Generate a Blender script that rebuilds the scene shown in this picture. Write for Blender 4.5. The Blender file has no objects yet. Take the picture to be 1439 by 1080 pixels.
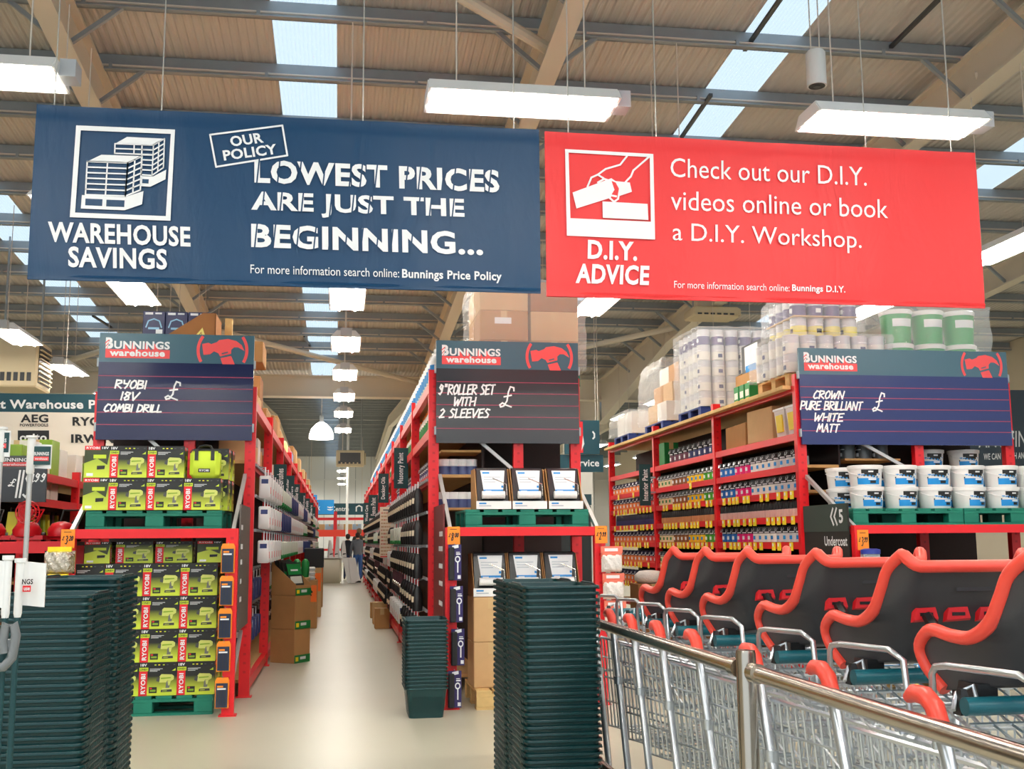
import bpy, bmesh, math, random
from mathutils import Vector, Matrix
random.seed(7)
R = math.radians
C = bpy.context.scene.collection
SC = bpy.context.scene

# ------------------------------------------------------------------ camera
F_PX, YAW, PIT, ROL, EYE = 1548.3, .15489, .14082, -.00724, 1.30
FW = Vector((math.sin(YAW)*math.cos(PIT), math.cos(YAW)*math.cos(PIT), math.sin(PIT)))
RT0 = Vector((math.cos(YAW), -math.sin(YAW), 0)); UP0 = RT0.cross(FW)
RT = RT0*math.cos(ROL)+UP0*math.sin(ROL); UP = UP0*math.cos(ROL)-RT0*math.sin(ROL)
cam_d = bpy.data.cameras.new('camera'); cam = bpy.data.objects.new('camera', cam_d); C.objects.link(cam)
cam_d.sensor_fit = 'HORIZONTAL'; cam_d.sensor_width = 36; cam_d.lens = 36*F_PX/1439
cam_d.clip_start = .05; cam_d.clip_end = 300
mw = Matrix((( RT.x, UP.x, -FW.x, 0), (RT.y, UP.y, -FW.y, 0), (RT.z, UP.z, -FW.z, EYE), (0, 0, 0, 1)))
cam.matrix_world = mw
SC.camera = cam
def at(px, py, X=None, Y=None, Z=None):
    """measure a world point from the photograph on a known plane"""
    d = RT*((px-719.5)/F_PX)+UP*((540-py)/F_PX)+FW
    t = X/d.x if X is not None else (Y/d.y if Y is not None else (Z-EYE)/d.z)
    return d*t+Vector((0, 0, EYE))

# ------------------------------------------------------------------ light, exposure
SC.view_settings.view_transform = 'Standard'; SC.view_settings.look = 'None'
SC.view_settings.gamma = 1; SC.view_settings.use_curve_mapping = False
SC.view_settings.exposure = 0.0
W = bpy.data.worlds.new('sky'); SC.world = W; W.use_nodes = True
bg = W.node_tree.nodes['Background']; bg.inputs[0].default_value = (.80, .91, 1, 1); bg.inputs[1].default_value = 1.15
LAMP_TUBE = 75.0
LAMP_LENS = 9.0

# ------------------------------------------------------------------ materials
def lin(c): c /= 255; return c/12.92 if c <= .04045 else ((c+.055)/1.055)**2.4
MATS = {}
def mat(name, rgb, rough=.5, metal=0, spec=.5, emit=0, noise=0, scale=20, bump=0, bscale=60, trans=0, alpha=1):
    if name in MATS: return MATS[name]
    m = bpy.data.materials.new(name); m.use_nodes = True; nt = m.node_tree
    b = nt.nodes['Principled BSDF']; col = (*[lin(v) for v in rgb], 1)
    b.inputs['Base Color'].default_value = col; b.inputs['Roughness'].default_value = rough
    b.inputs['Metallic'].default_value = metal; b.inputs['Specular IOR Level'].default_value = spec
    b.inputs['Alpha'].default_value = alpha
    if trans: b.inputs['Transmission Weight'].default_value = trans
    if emit: b.inputs['Emission Color'].default_value = col; b.inputs['Emission Strength'].default_value = emit
    if noise or bump:
        tc = nt.nodes.new('ShaderNodeTexCoord')
        n = nt.nodes.new('ShaderNodeTexNoise'); n.inputs['Scale'].default_value = scale; n.inputs['Detail'].default_value = 6
        nt.links.new(tc.outputs['Object'], n.inputs['Vector'])
        if noise:
            mx = nt.nodes.new('ShaderNodeMix'); mx.data_type = 'RGBA'
            mx.inputs[6].default_value = (*[v*(1-noise) for v in col[:3]], 1); mx.inputs[7].default_value = (*[min(1, v*(1+noise)) for v in col[:3]], 1)
            nt.links.new(n.outputs['Fac'], mx.inputs[0]); nt.links.new(mx.outputs[2], b.inputs['Base Color'])
        if bump:
            n2 = nt.nodes.new('ShaderNodeTexNoise'); n2.inputs['Scale'].default_value = bscale; n2.inputs['Detail'].default_value = 3
            nt.links.new(tc.outputs['Object'], n2.inputs['Vector'])
            bp = nt.nodes.new('ShaderNodeBump'); bp.inputs['Strength'].default_value = bump; bp.inputs['Distance'].default_value = .02
            nt.links.new(n2.outputs['Fac'], bp.inputs['Height']); nt.links.new(bp.outputs['Normal'], b.inputs['Normal'])
    MATS[name] = m; return m
def grad_mat(name, bottom, top, z0, z1, mid=.5):
    """a printed two-colour fade up the front of a carton"""
    m = bpy.data.materials.new(name); m.use_nodes = True; nt = m.node_tree; b = nt.nodes['Principled BSDF']
    tc = nt.nodes.new('ShaderNodeTexCoord'); sp = nt.nodes.new('ShaderNodeSeparateXYZ'); mr = nt.nodes.new('ShaderNodeMapRange'); cr = nt.nodes.new('ShaderNodeValToRGB')
    mr.inputs[1].default_value = z0; mr.inputs[2].default_value = z1
    nt.links.new(tc.outputs['Object'], sp.inputs[0]); nt.links.new(sp.outputs[2], mr.inputs[0]); nt.links.new(mr.outputs[0], cr.inputs[0]); nt.links.new(cr.outputs[0], b.inputs['Base Color'])
    cr.color_ramp.elements[0].color = (*[lin(v) for v in bottom], 1); cr.color_ramp.elements[0].position = .12
    cr.color_ramp.elements[1].color = (*[lin(v) for v in top], 1); cr.color_ramp.elements[1].position = mid+.3
    b.inputs['Roughness'].default_value = .35
    return m
RED = mat('rack_red', (224, 22, 32), .38)
DRED = mat('rack_red_inside', (196, 16, 26), .45)
WHITE = mat('white_print', (236, 238, 240), .5)
WPLAS = mat('white_plastic', (240, 240, 238), .35)
BLACK = mat('black_plastic', (22, 22, 24), .4)
CARD = mat('cardboard', (186, 138, 86), .85, noise=.10, scale=9)
CARD2 = mat('cardboard_pale', (206, 168, 120), .85, noise=.08, scale=9)
CARDD = mat('cardboard_dark', (160, 108, 62), .85, noise=.10, scale=9)
WOOD = mat('pallet_wood', (214, 180, 120), .8, noise=.18, scale=14)
CHIP = mat('chipboard', (196, 152, 96), .85, noise=.15, scale=40)
GREEN = mat('pallet_green', (6, 118, 96), .6, noise=.18, scale=10)
BLUEP = mat('pallet_blue', (26, 56, 128), .6, noise=.15, scale=10)
BASKET = mat('basket_green', (3, 54, 56), .28)
CREAM = mat('cream_steel', (230, 221, 204), .55)
GALV = mat('galvanised', (158, 166, 172), .45, .2, noise=.12, scale=6)
PIPEW = mat('conduit_white', (222, 212, 200), .45)
ZINC = mat('zinc_wire', (208, 214, 220), .28, .85)
STEEL = mat('brushed_steel', (196, 186, 172), .22, 1)
BRACE = mat('brace_grey', (196, 196, 194), .4, .4)
YEL = mat('yellow_ticket', (250, 222, 30), .5)
ORANGE = mat('orange_ticket', (255, 146, 30), .5)
TEALD = mat('sign_teal_dark', (10, 62, 66), .5)
TEAL = mat('teal_plastic', (14, 92, 104), .35)
LIME = mat('lime', (196, 218, 44), .4)
LIMED = mat('lime_dark', (132, 170, 30), .4)
GREY = mat('dark_grey', (70, 72, 74), .4)
CORAL = mat('coral_red', (250, 82, 66), .35)
SEATG = mat('seat_grey', (62, 62, 66), .5)
PRED = mat('print_red', (228, 30, 40), .45)
LOGORED = mat('logo_red', (236, 82, 84), .5)
PBLUE = mat('print_blue', (16, 140, 214), .45)
GREENP = mat('print_green', (20, 130, 60), .5)

# ------------------------------------------------------------------ mesh collector
class MB:
    def __init__(s): s.v = []; s.f = []; s.m = []; s.mats = []
    def mi(s, m):
        if m not in s.mats: s.mats.append(m)
        return s.mats.index(m)
    def face(s, pts, m):
        n = len(s.v); s.v += [tuple(p) for p in pts]; s.f.append(tuple(range(n, n+len(pts)))); s.m.append(s.mi(m)); return s
    def raw(s, vs, fs, m):
        n = len(s.v); k = s.mi(m); s.v += [tuple(p) for p in vs]
        for f in fs: s.f.append(tuple(i+n for i in f)); s.m.append(k)
        return s
    def hexa(s, p, m):   # p: 4 bottom, 4 top
        return s.raw(p, [(3, 2, 1, 0), (4, 5, 6, 7), (0, 1, 5, 4), (1, 2, 6, 5), (2, 3, 7, 6), (3, 0, 4, 7)], m)
    def box(s, x0, x1, y0, y1, z0, z1, m):
        return s.hexa([(x0, y0, z0), (x1, y0, z0), (x1, y1, z0), (x0, y1, z0), (x0, y0, z1), (x1, y0, z1), (x1, y1, z1), (x0, y1, z1)], m)
    def bbox(s, x0, x1, y0, y1, z0, z1, m, b=.006):   # box with chamfered vertical and top edges
        P = [(x0+b, y0), (x1-b, y0), (x1, y0+b), (x1, y1-b), (x1-b, y1), (x0+b, y1), (x0, y1-b), (x0, y0+b)]
        cx, cy = (x0+x1)/2, (y0+y1)/2
        ins = [(x+(b if x < cx else -b)*.8, y+(b if y < cy else -b)*.8) for x, y in P]
        rings = [[(x, y, z0+b) for x, y in P], [(x, y, z1-b) for x, y in P], [(x, y, z1) for x, y in ins]]
        vs = [(x, y, z0) for x, y in ins]+sum(rings, []); fs = [tuple(range(7, -1, -1)), tuple(range(24, 32))]
        for r in range(3):
            for i in range(8): j = (i+1) % 8; fs.append((r*8+i, r*8+j, r*8+8+j, r*8+8+i))
        return s.raw(vs, fs, m)
    def bar(s, p, q, w, h, m, up=(0, 0, 1)):
        p, q = Vector(p), Vector(q); d = (q-p).normalized(); u = Vector(up)
        if abs(d.dot(u)) > .98: u = Vector((0, 1, 0))
        a = d.cross(u).normalized()*w/2; b = a.cross(d).normalized()*h/2
        return s.hexa([p-a-b, p+a-b, q+a-b, q-a-b, p-a+b, p+a+b, q+a+b, q-a+b], m)
    def tube(s, pts, r, m, n=8, closed=False, caps=True):
        pts = [Vector(p) for p in pts]; rings = []; N = len(pts); prev = None
        for i, p in enumerate(pts):
            a = pts[(i-1) % N] if (i or closed) else p; b = pts[(i+1) % N] if (i < N-1 or closed) else p
            d = (b-a).normalized()
            if prev is None:
                u = Vector((0, 0, 1)) if abs(d.z) < .9 else Vector((1, 0, 0)); u = (u-d*u.dot(d)).normalized()
            else: u = (prev-d*prev.dot(d)).normalized()
            prev = u; w = d.cross(u); rr = r[i] if isinstance(r, (list, tuple)) else r
            rings.append([p+(u*math.cos(2*math.pi*k/n)+w*math.sin(2*math.pi*k/n))*rr for k in range(n)])
        vs = sum(rings, []); fs = []
        for i in range(N if closed else N-1):
            j = (i+1) % N
            for k in range(n): l = (k+1) % n; fs.append((i*n+k, i*n+l, j*n+l, j*n+k))
        if caps and not closed: fs += [tuple(range(n-1, -1, -1)), tuple(range((N-1)*n, N*n))]
        return s.raw(vs, fs, m)
    def lathe(s, prof, c, m, n=20):
        vs = []; fs = []; k = len(prof)
        for r, z in prof:
            for i in range(n): a = 2*math.pi*i/n; vs.append((c[0]+r*math.cos(a), c[1]+r*math.sin(a), c[2]+z))
        for j in range(k-1):
            for i in range(n): l = (i+1) % n; fs.append((j*n+i, j*n+l, (j+1)*n+l, (j+1)*n+i))
        fs += [tuple(range(n-1, -1, -1)), tuple(range((k-1)*n, k*n))]
        return s.raw(vs, fs, m)
    def arc(s, r0, z0, r1, z1, a0, a1, c, m, n=10):   # curved label on a round body
        vs = []; fs = []
        for i in range(n+1):
            a = a0+(a1-a0)*i/n
            vs += [(c[0]+r0*math.cos(a), c[1]+r0*math.sin(a), c[2]+z0), (c[0]+r1*math.cos(a), c[1]+r1*math.sin(a), c[2]+z1)]
        for i in range(n): fs.append((2*i, 2*i+2, 2*i+3, 2*i+1))
        return s.raw(vs, fs, m)
    def poly(s, pts, fr, m, off=.002):
        o, u, v, n = fr; return s.face([o+u*x+v*y+n*off for x, y in pts], m)
    def rect(s, x0, x1, y0, y1, fr, m, off=.002): return s.poly([(x0, y0), (x1, y0), (x1, y1), (x0, y1)], fr, m, off)
    def slab(s, pts, fr, m, d):   # extruded outline, front face at off 0, going back by d
        o, u, v, n = fr; k = len(pts); a = [o+u*x+v*y for x, y in pts]; b = [p-n*d for p in a]
        return s.raw(a+b, [tuple(range(k)), tuple(range(2*k-1, k-1, -1))]+[(i, i+k, (i+1) % k+k, (i+1) % k) for i in range(k)], m)
    def ribbon(s, pts, w, fr, m, off=.002):
        for (x0, y0), (x1, y1) in zip(pts, pts[1:]):
            d = Vector((x1-x0, y1-y0))
            if d.length < 1e-9: continue
            d.normalize(); a = Vector((-d.y, d.x))*w/2; e = d*w*.35
            s.poly([(x0-e.x-a.x, y0-e.y-a.y), (x1+e.x-a.x, y1+e.y-a.y), (x1+e.x+a.x, y1+e.y+a.y), (x0-e.x+a.x, y0-e.y+a.y)], fr, m, off)
            off += .00002
        return s
    def text(s, t, x0, y0, w, h, fr, m, bold=0, off=.003, keep=False):
        vs, fs = glyphs(t, bold); o, u, v, n = fr
        if keep: w = h*max(p[0] for p in vs)/1.0*keep
        return s.raw([o+u*(x0+p[0]*w)+v*(y0+p[1]*h)+n*off for p in vs], fs, m)
    def textq(s, t, bl, br, tl, m, bold=0, off=.004, **plane):
        A, B, D = at(*bl, **plane), at(*br, **plane), at(*tl, **plane); n = (B-A).cross(D-A).normalized()
        u = B-A; v = D-A; vs, fs = glyphs(t, bold)
        return s.raw([A+u*p[0]+v*p[1]+n*off for p in vs], fs, m)
    def handq(s, t, bl, br, tl, m, w, off=.004, **plane):
        A, B, D = at(*bl, **plane), at(*br, **plane), at(*tl, **plane); u = B-A; v = D-A; W_, H_ = u.length, v.length
        fr = (A, u.normalized(), v.normalized(), u.cross(v).normalized())
        return s.hand(t, 0, 0, W_, H_, fr, m, w, off)
    def hand(s, t, x0, y0, w, h, fr, m, lw, off=.004):
        strokes = []; cx = 0
        for ch in t:
            if ch == ' ': cx += .5; continue
            wd, st = HAND[ch]
            for p in st: strokes.append([(cx+x*wd+.2*y, y) for x, y in p])
            cx += wd+(.34 if ch in '9"' else .16)
        xs = [p[0] for q in strokes for p in q]; a, b = min(xs), max(xs)
        for q in strokes: s.ribbon([(x0+(x-a)/(b-a)*w, y0+y*h) for x, y in q], lw, fr, m, off)
        return s
    def build(s, name, parent=None, smooth=None):
        me = bpy.data.meshes.new(name); me.from_pydata(s.v, [], s.f)
        for m in s.mats: me.materials.append(m)
        me.polygons.foreach_set('material_index', s.m); me.update()
        if smooth:
            me.polygons.foreach_set('use_smooth', [True]*len(s.f)); me.set_sharp_from_angle(angle=R(smooth))
        o = bpy.data.objects.new(name, me); C.objects.link(o)
        if parent: o.parent = parent
        return o
_g = {}
def glyphs(t, bold=0):
    if (t, bold) not in _g:
        cu = bpy.data.curves.new('lettering', 'FONT'); cu.body = t; cu.offset = bold; cu.resolution_u = 3; cu.space_character = 1+bold*2.0
        o = bpy.data.objects.new('lettering', cu); me = o.to_mesh()
        vs = [tuple(v.co) for v in me.vertices]; fs = [tuple(p.vertices) for p in me.polygons]
        o.to_mesh_clear(); bpy.data.objects.remove(o); bpy.data.curves.remove(cu)
        x0, x1 = min(v[0] for v in vs), max(v[0] for v in vs); y0, y1 = min(v[1] for v in vs), max(v[1] for v in vs)
        _g[(t, bold)] = ([((v[0]-x0)/(x1-x0), (v[1]-y0)/(y1-y0)) for v in vs], fs)
    return _g[(t, bold)]
HAND = {'R': (.62, [[(0, 0), (0, 1), (.8, .95), (.9, .7), (.1, .45), (1, 0)]]), 'Y': (.6, [[(0, 1), (.1, .6), (.8, .55)], [(1, 1), (.7, .3), (.4, 0)]]),
 'O': (.62, [[(.5, 1), (.1, .75), (0, .3), (.3, 0), (.8, .15), (1, .6), (.75, .95), (.5, 1)]]), 'B': (.6, [[(0, 0), (0, 1), (.8, .95), (.8, .65), (.2, .52), (.95, .4), (.9, .1), (0, 0)]]),
 'I': (.08, [[(.5, 0), (.5, 1)]]), '1': (.1, [[(.5, 0), (.5, 1)]]), '8': (.55, [[(.9, .9), (.3, 1), (.1, .75), (.8, .4), (.8, .1), (.3, 0), (.1, .25), (.8, .7), (.9, .9)]]),
 'V': (.65, [[(0, 1), (.3, 0), (1, 1)]]), 'C': (.6, [[(1, .9), (.5, 1), (.1, .6), (0, .2), (.3, 0), (.9, .1)]]), 'M': (.8, [[(0, 0), (.2, 1), (.45, .35), (.8, 1), (1, 0)]]),
 'D': (.62, [[(0, 0), (.1, 1), (.8, .85), (1, .45), (.7, .1), (0, 0)]]), 'L': (.5, [[(.1, 1), (0, 0), (1, .05)]]), '9': (.5, [[(.95, .85), (.4, 1), (.1, .7), (.5, .5), (.95, .85), (.8, .3), (.4, 0), (0, .1)]]),
 '"': (.2, [[(0, 1.05), (0, .8)], [(1, 1.05), (1, .8)]]), 'E': (.55, [[(1, 1), (.05, .95), (0, 0), (1, .05)], [(0, .5), (.8, .55)]]), 'S': (.55, [[(1, .9), (.4, 1), (.1, .75), (.85, .35), (.7, .05), (0, 0)]]),
 'T': (.6, [[(0, .95), (1, 1)], [(.5, .97), (.4, 0)]]), 'W': (.85, [[(0, 1), (.15, 0), (.5, .7), (.6, 0), (1, 1)]]), 'H': (.6, [[(0, 1), (0, 0)], [(1, 1), (1, 0)], [(0, .45), (1, .55)]]),
 '2': (.55, [[(.1, .8), (.5, 1), (.9, .75), (.5, .35), (0, 0), (1, .05)]]), 'P': (.58, [[(0, 0), (0, 1), (.8, .95), (.95, .7), (.7, .5), (.05, .45)]]), 'U': (.6, [[(0, 1), (0, .2), (.35, 0), (.8, .15), (1, 1)], [(1, 1), (.95, 0)]]),
 'N': (.65, [[(0, 0), (.05, 1), (.85, 0), (1, 1)]]), 'A': (.65, [[(0, 0), (.5, 1), (1, 0)], [(.2, .4), (.8, .4)]]), '£': (.7, [[(1, .8), (.95, .95), (.65, 1), (.55, .75), (.55, .3), (.35, .05), (.1, .0), (0, .1), (.2, .2), (.5, .1), (1, 0)], [(.25, .5), (.85, .58)]]),
 '3': (.5, [[(.1, .95), (.6, 1), (.9, .75), (.45, .55), (.95, .35), (.6, 0), (0, .05)]]), '.': (.06, [[(.4, 0), (.6, .05)]]), '0': (.5, [[(.5, 1), (.1, .7), (.1, .2), (.5, 0), (.9, .3), (.9, .8), (.5, 1)]]), '7': (.5, [[(0, 1), (1, 1), (.4, 0)]])}
def fr_front(x, y, z): return (Vector((x, y, z)), Vector((1, 0, 0)), Vector((0, 0, 1)), Vector((0, -1, 0)))
def fr_left(x, y, z): return (Vector((x, y, z)), Vector((0, -1, 0)), Vector((0, 0, 1)), Vector((-1, 0, 0)))
def fr_right(x, y, z): return (Vector((x, y, z)), Vector((0, 1, 0)), Vector((0, 0, 1)), Vector((1, 0, 0)))

# ------------------------------------------------------------------ things
def tag(o, label, cat, group=None, kind=None):
    o['label'] = label; o['category'] = cat
    if group: o['group'] = group
    if kind: o['kind'] = kind
    return o
def thing(name, label, cat, loc=(0, 0, 0), rz=0, group=None):
    o = bpy.data.objects.new(name, None); C.objects.link(o); o.location = loc; o.rotation_euler = (0, 0, rz); o.empty_display_size = .1
    return tag(o, label, cat, group)
def struct(o): o['kind'] = 'structure'; return o
def dup(root, loc, rz=0, label=None, group=None):
    r = root.copy(); C.objects.link(r); r.location = loc; r.rotation_euler = (0, 0, rz)
    if label: r['label'] = label
    if group: r['group'] = group
    for ch in root.children:
        c = ch.copy(); C.objects.link(c); c.parent = r
        for g in ch.children: d = g.copy(); C.objects.link(d); d.parent = c
    return r
class Kind:
    """first placement moves the built thing itself, later ones copy it"""
    def __init__(s, root): s.root = root; s.used = False
    def put(s, loc, rz=0, label=None, group=None):
        if s.used: return dup(s.root, loc, rz, label, group)
        s.used = True; r = s.root; r.location = loc; r.rotation_euler = (0, 0, rz)
        if label: r['label'] = label
        if group: r['group'] = group
        return r
ORD = ['nearest', 'second', 'third', 'fourth', 'fifth', 'sixth', 'seventh', 'eighth', 'ninth', 'tenth', 'eleventh', 'twelfth', 'thirteenth', 'fourteenth']
# ------------------------------------------------------------------ setting
def zr(y): return 8.2-.06*y if y <= 32.3 else (6.262+.06*(y-32.3) if y <= 53 else 7.504-.03*(y-53))
XL, XR, YB = -16.0, 18.0, 73.0
FLOORM = mat('polished_concrete', (191, 187, 168), .34, noise=.07, scale=.9, bump=.03, bscale=3)
m_ = MB(); m_.box(XL, XR, -4, YB, -.1, 0, FLOORM); struct(m_.build('floor'))['label'] = 'pale beige polished concrete floor'
SHEET = mat('roof_sheet', (216, 211, 204), .6, noise=.05, scale=1.2)
SHEETF = mat('roof_sheet_far', (196, 190, 180), .6)
STRIPS = [(-6.3, -5.55), (-.88, -.12), (4.84, 5.58), (10.2, 10.95)]
YS = [-4.0, 32.3, 53.0, YB]
m_ = MB(); edges = [XL]+[e for s in STRIPS for e in s]+[XR]
for k in range(0, len(edges), 2):
    x = edges[k]; i = 0; row = []
    while x < edges[k+1]: row.append((x, (0, 0, .018, .018)[i % 4])); x += (.03, .022, .03, .022)[i % 4]; i += 1
    row.append((edges[k+1], 0)); n = len(row)
    vs = [(px, y, zr(y)+h) for y in YS for px, h in row]
    m_.raw(vs, [(j*n+q, j*n+q+1, j*n+n+q+1, j*n+n+q) for j in range(3) for q in range(n-1)], SHEET)
struct(m_.build('ceiling'))['label'] = 'beige corrugated metal roof sheeting'
SKY = bpy.data.materials.new('skylight_sheet'); SKY.use_nodes = True; nt = SKY.node_tree; nt.nodes.remove(nt.nodes['Principled BSDF'])
tr = nt.nodes.new('ShaderNodeBsdfTransparent'); tl = nt.nodes.new('ShaderNodeBsdfTranslucent'); mx = nt.nodes.new('ShaderNodeMixShader')
tr.inputs[0].default_value = (.86, .95, 1, 1); tl.inputs[0].default_value = (.85, .93, 1, 1); mx.inputs[0].default_value = .45
nt.links.new(tr.outputs[0], mx.inputs[1]); nt.links.new(tl.outputs[0], mx.inputs[2]); nt.links.new(mx.outputs[0], nt.nodes['Material Output'].inputs[0])
for k, (a, b) in enumerate(STRIPS):
    m_ = MB(); n = 30; row = [(a+(b-a)*i/n, (0, .02)[i % 2]) for i in range(n+1)]
    vs = [(px, y, zr(y)+h+.002) for y in YS for px, h in row]
    m_.raw(vs, [(j*(n+1)+q, j*(n+1)+q+1, j*(n+1)+n+2+q, j*(n+1)+n+1+q) for j in range(3) for q in range(n)], SKY)
    struct(m_.build('window_%d' % (k+1)))['label'] = 'translucent roof light strip in the corrugated roof'
WALLW = mat('white_cladding', (232, 234, 234), .6); WALLC = mat('cream_wall', (222, 210, 188), .7)
m_ = MB(); x = XL
while x < XR: m_.box(x, x+.97, YB, YB+.1, 0, 6.9, WALLW); m_.box(x+.97, x+1, YB+.03, YB+.1, 0, 6.9, GALV); x += 1
for z in (1.9, 3.6, 5.3): m_.box(XL, XR, YB-.06, YB, z, z+.06, WALLW)
struct(m_.build('wall_back'))
m_ = MB(); m_.box(XL-.1, XL, -4, YB, 0, 8.2, WALLC); struct(m_.build('wall_left'))
m_ = MB(); m_.box(XR, XR+.1, -4, YB, 0, 8.2, WALLC); struct(m_.build('wall_right'))
RAFX = [-8.5, -3.1, 2.35, 7.75, 13.1]
py = [-2.8+1.5*k for k in range(23)]; pfar = [34+1.7*k for k in range(23)]
for k, y in enumerate(py+pfar):
    m_ = MB(); z = zr(y)-.012
    m_.box(XL, XR, y-.012, y+.012, z-.22, z, GALV); m_.box(XL, XR, y, y+.075, z-.014, z, GALV); m_.box(XL, XR, y-.085, y, z-.22, z-.2, GALV)
    if k < 23:
        m_.tube([(XL, y-.06, z-.165), (XR, y-.06, z-.165)], .017, PIPEW, 6)
        for x in [-14.3+1.9*i for i in range(17)]: m_.box(x-.02, x+.02, y-.09, y-.03, z-.21, z-.14, GALV)
    o = struct(m_.build('purlin_trim')); o['label'] = 'galvanised steel purlin with white conduit under the roof'
for x in RAFX:
    m_ = MB()
    def web(y0, y1, d0, d1, t, zo=.21):
        m_.hexa([(x-t, y0, zr(y0)-d0), (x+t, y0, zr(y0)-d0), (x+t, y1, zr(y1)-d1), (x-t, y1, zr(y1)-d1), (x-t, y0, zr(y0)-zo), (x+t, y0, zr(y0)-zo), (x+t, y1, zr(y1)-zo), (x-t, y1, zr(y1)-zo)], CREAM)
    def flange(y0, y1, d0, d1):
        m_.hexa([(x-.12, y0, zr(y0)-d0-.03), (x+.12, y0, zr(y0)-d0-.03), (x+.12, y1, zr(y1)-d1-.03), (x-.12, y1, zr(y1)-d1-.03), (x-.12, y0, zr(y0)-d0), (x+.12, y0, zr(y0)-d0), (x+.12, y1, zr(y1)-d1), (x-.12, y1, zr(y1)-d1)], CREAM)
    for y0, y1, d0, d1 in ((-4, 25, .72, .72), (25, 32.1, .72, 1.5), (32.5, 40, 1.5, .72), (40, 52.9, .72, .72), (53.1, YB-.1, .72, .72)):
        web(y0, y1, d0, d1, .02); flange(y0, y1, d0, d1); flange(y0, y1, .215, .215)
    for y in py[1::1]:
        if y > 30: continue
        for s in (-1, 1): m_.bar((x+s*.02, y+.05, zr(y)-.66), (x+s*.62, y-.02, zr(y)-.2), .05, .05, GALV)
    o = struct(m_.build('beam_rafter')); o['label'] = 'cream steel roof rafter running along the hall'
m_ = MB(); m_.box(XL, XR, 32.14, 32.46, 5.5, 6.06, CREAM); m_.box(XL, XR, 32.05, 32.55, 5.47, 5.5, CREAM); m_.box(XL, XR, 32.05, 32.55, 6.06, 6.09, CREAM)
o = struct(m_.build('beam_valley')); o['label'] = 'deep cream valley beam across the hall'
for p, q in (((-3.1, 25.5), (2.35, 31.6)), ((7.75, 24.5), (2.35, 31.2)), ((7.75, 25), (13.1, 31)), ((-3.1, 25), (-8.5, 31)), ((2.35, 12), (-3.1, 7.2)), ((7.75, 12), (13.1, 7.2))):
    m_ = MB(); m_.tube([(p[0], p[1], zr(p[1])-.5), (q[0], q[1], zr(q[1])-.5)], .07, CREAM, 10)
    o = struct(m_.build('beam_brace')); o['label'] = 'cream tubular roof brace'
for x, y0 in ((-.93, 15.2), (4.8, 11.0), (4.8, 13.7), (6.6, 10.7), (-5.6, 26), (4.8, 27.3), (10.1, 27), (-.93, 27.5)):
    m_ = MB(); m_.bar((x, y0-.3, zr(y0-.3)-.24), (x+.12, y0+1.45, zr(y0+1.45)-.1), .05, .04, GREY)
    o = struct(m_.build('sag_rod_trim')); o['label'] = 'dark anti-sag rod between roof purlins'

# ------------------------------------------------------------------ lamps
TUBE = mat('lamp_tube_glow', (255, 249, 238), .5, emit=LAMP_TUBE)
LENS = mat('lamp_lens_glow', (255, 248, 236), .5, emit=LAMP_LENS)
def make_lamp():
    r = thing('ceiling_light', 'lamp', 'ceiling light', group='long twin-tube hall lights')
    m = MB(); fr = (Vector((0, -.72, 0)), Vector((1, 0, 0)), Vector((0, 0, 1)), Vector((0, -1, 0)))
    m.slab([(-.25, 0), (-.15, .11), (.15, .11), (.25, 0), (.235, 0), (.14, .095), (-.14, .095), (-.235, 0)], fr, WPLAS, 1.44)
    for s in (-1, 1): m.hexa([(-.24, s*.72-.01, 0), (.24, s*.72-.01, 0), (.24, s*.72+.01, 0), (-.24, s*.72+.01, 0), (-.15, s*.72-.01, .1), (.15, s*.72-.01, .1), (.15, s*.72+.01, .1), (-.15, s*.72+.01, .1)], WPLAS)
    m.build('housing', r)
    m = MB(); m.hexa([(-.225, -.7, .012), (.225, -.7, .012), (.225, .7, .012), (-.225, .7, .012), (-.2, -.69, .03), (.2, -.69, .03), (.2, .69, .03), (-.2, .69, .03)], LENS); m.build('reflector', r)
    for s in (-1, 1):
        m = MB(); m.tube([(s*.11, -.69, -.002), (s*.11, .69, -.002)], .02, TUBE, 8); m.build('tube', r)
    m = MB(); m.box(-.09, .09, -.84, -.73, .0, .13, mat('gear_grey', (186, 190, 194), .5)); m.build('gear_box', r)
    for s in (-1, 1):
        m = MB(); m.tube([(0, s*.5, .1), (0, s*.5, 2.05)], .006, PIPEW, 5); m.build('suspension_wire', r)
    return r
LK = Kind(make_lamp())
LZ = 4.6
for i, y in enumerate((15.0, 18.55, 22.05, 25.5, 28.95, 33.2)):
    LK.put((.06, y, LZ), 0, 'white twin-tube ceiling light over the central aisle, %s of the row' % ORD[i])
for i, y in enumerate((43, 46.5, 52.5, 58.5, 64.5)):
    LK.put((.08, y, LZ), 0, 'small far ceiling light over the end of the central aisle', 'farthest lights of the central aisle row')
for x, d in ((1.33, 'between the blue and red banners'), (4.37, 'above the red banner beside the white cylinder'), (-2.75, 'above the left end of the blue banner')):
    LK.put((x, 7.95, LZ), R(90) if x < 4 else R(90), 'crosswise twin-tube ceiling light '+d)
for x, y, d in ((-2.75, 15, 'under the blue banner above the stacked navy boxes'), (-5.2, 18.5, 'at the left beside the cream heater'), (-5.2, 22, 'just left of the left chalkboard'), (-5.2, 26, 'small, behind the left chalkboard edge'),
                (3.55, 15, 'under the red banner beside the wrapped brown boxes'), (7.6, 15, 'under the red banner above the right chalkboard'), (7.6, 11.4, 'at the right edge beside the red banner'),
                (7.6, 19, 'behind the white and green wrapped buckets'), (11, 18.6, 'far right above the slate paint sign'), (-8, 20, 'far left past the heater'), (11, 24, 'far right under the roof')):
    LK.put((x, y, LZ), 0, 'twin-tube ceiling light '+d)
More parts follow.
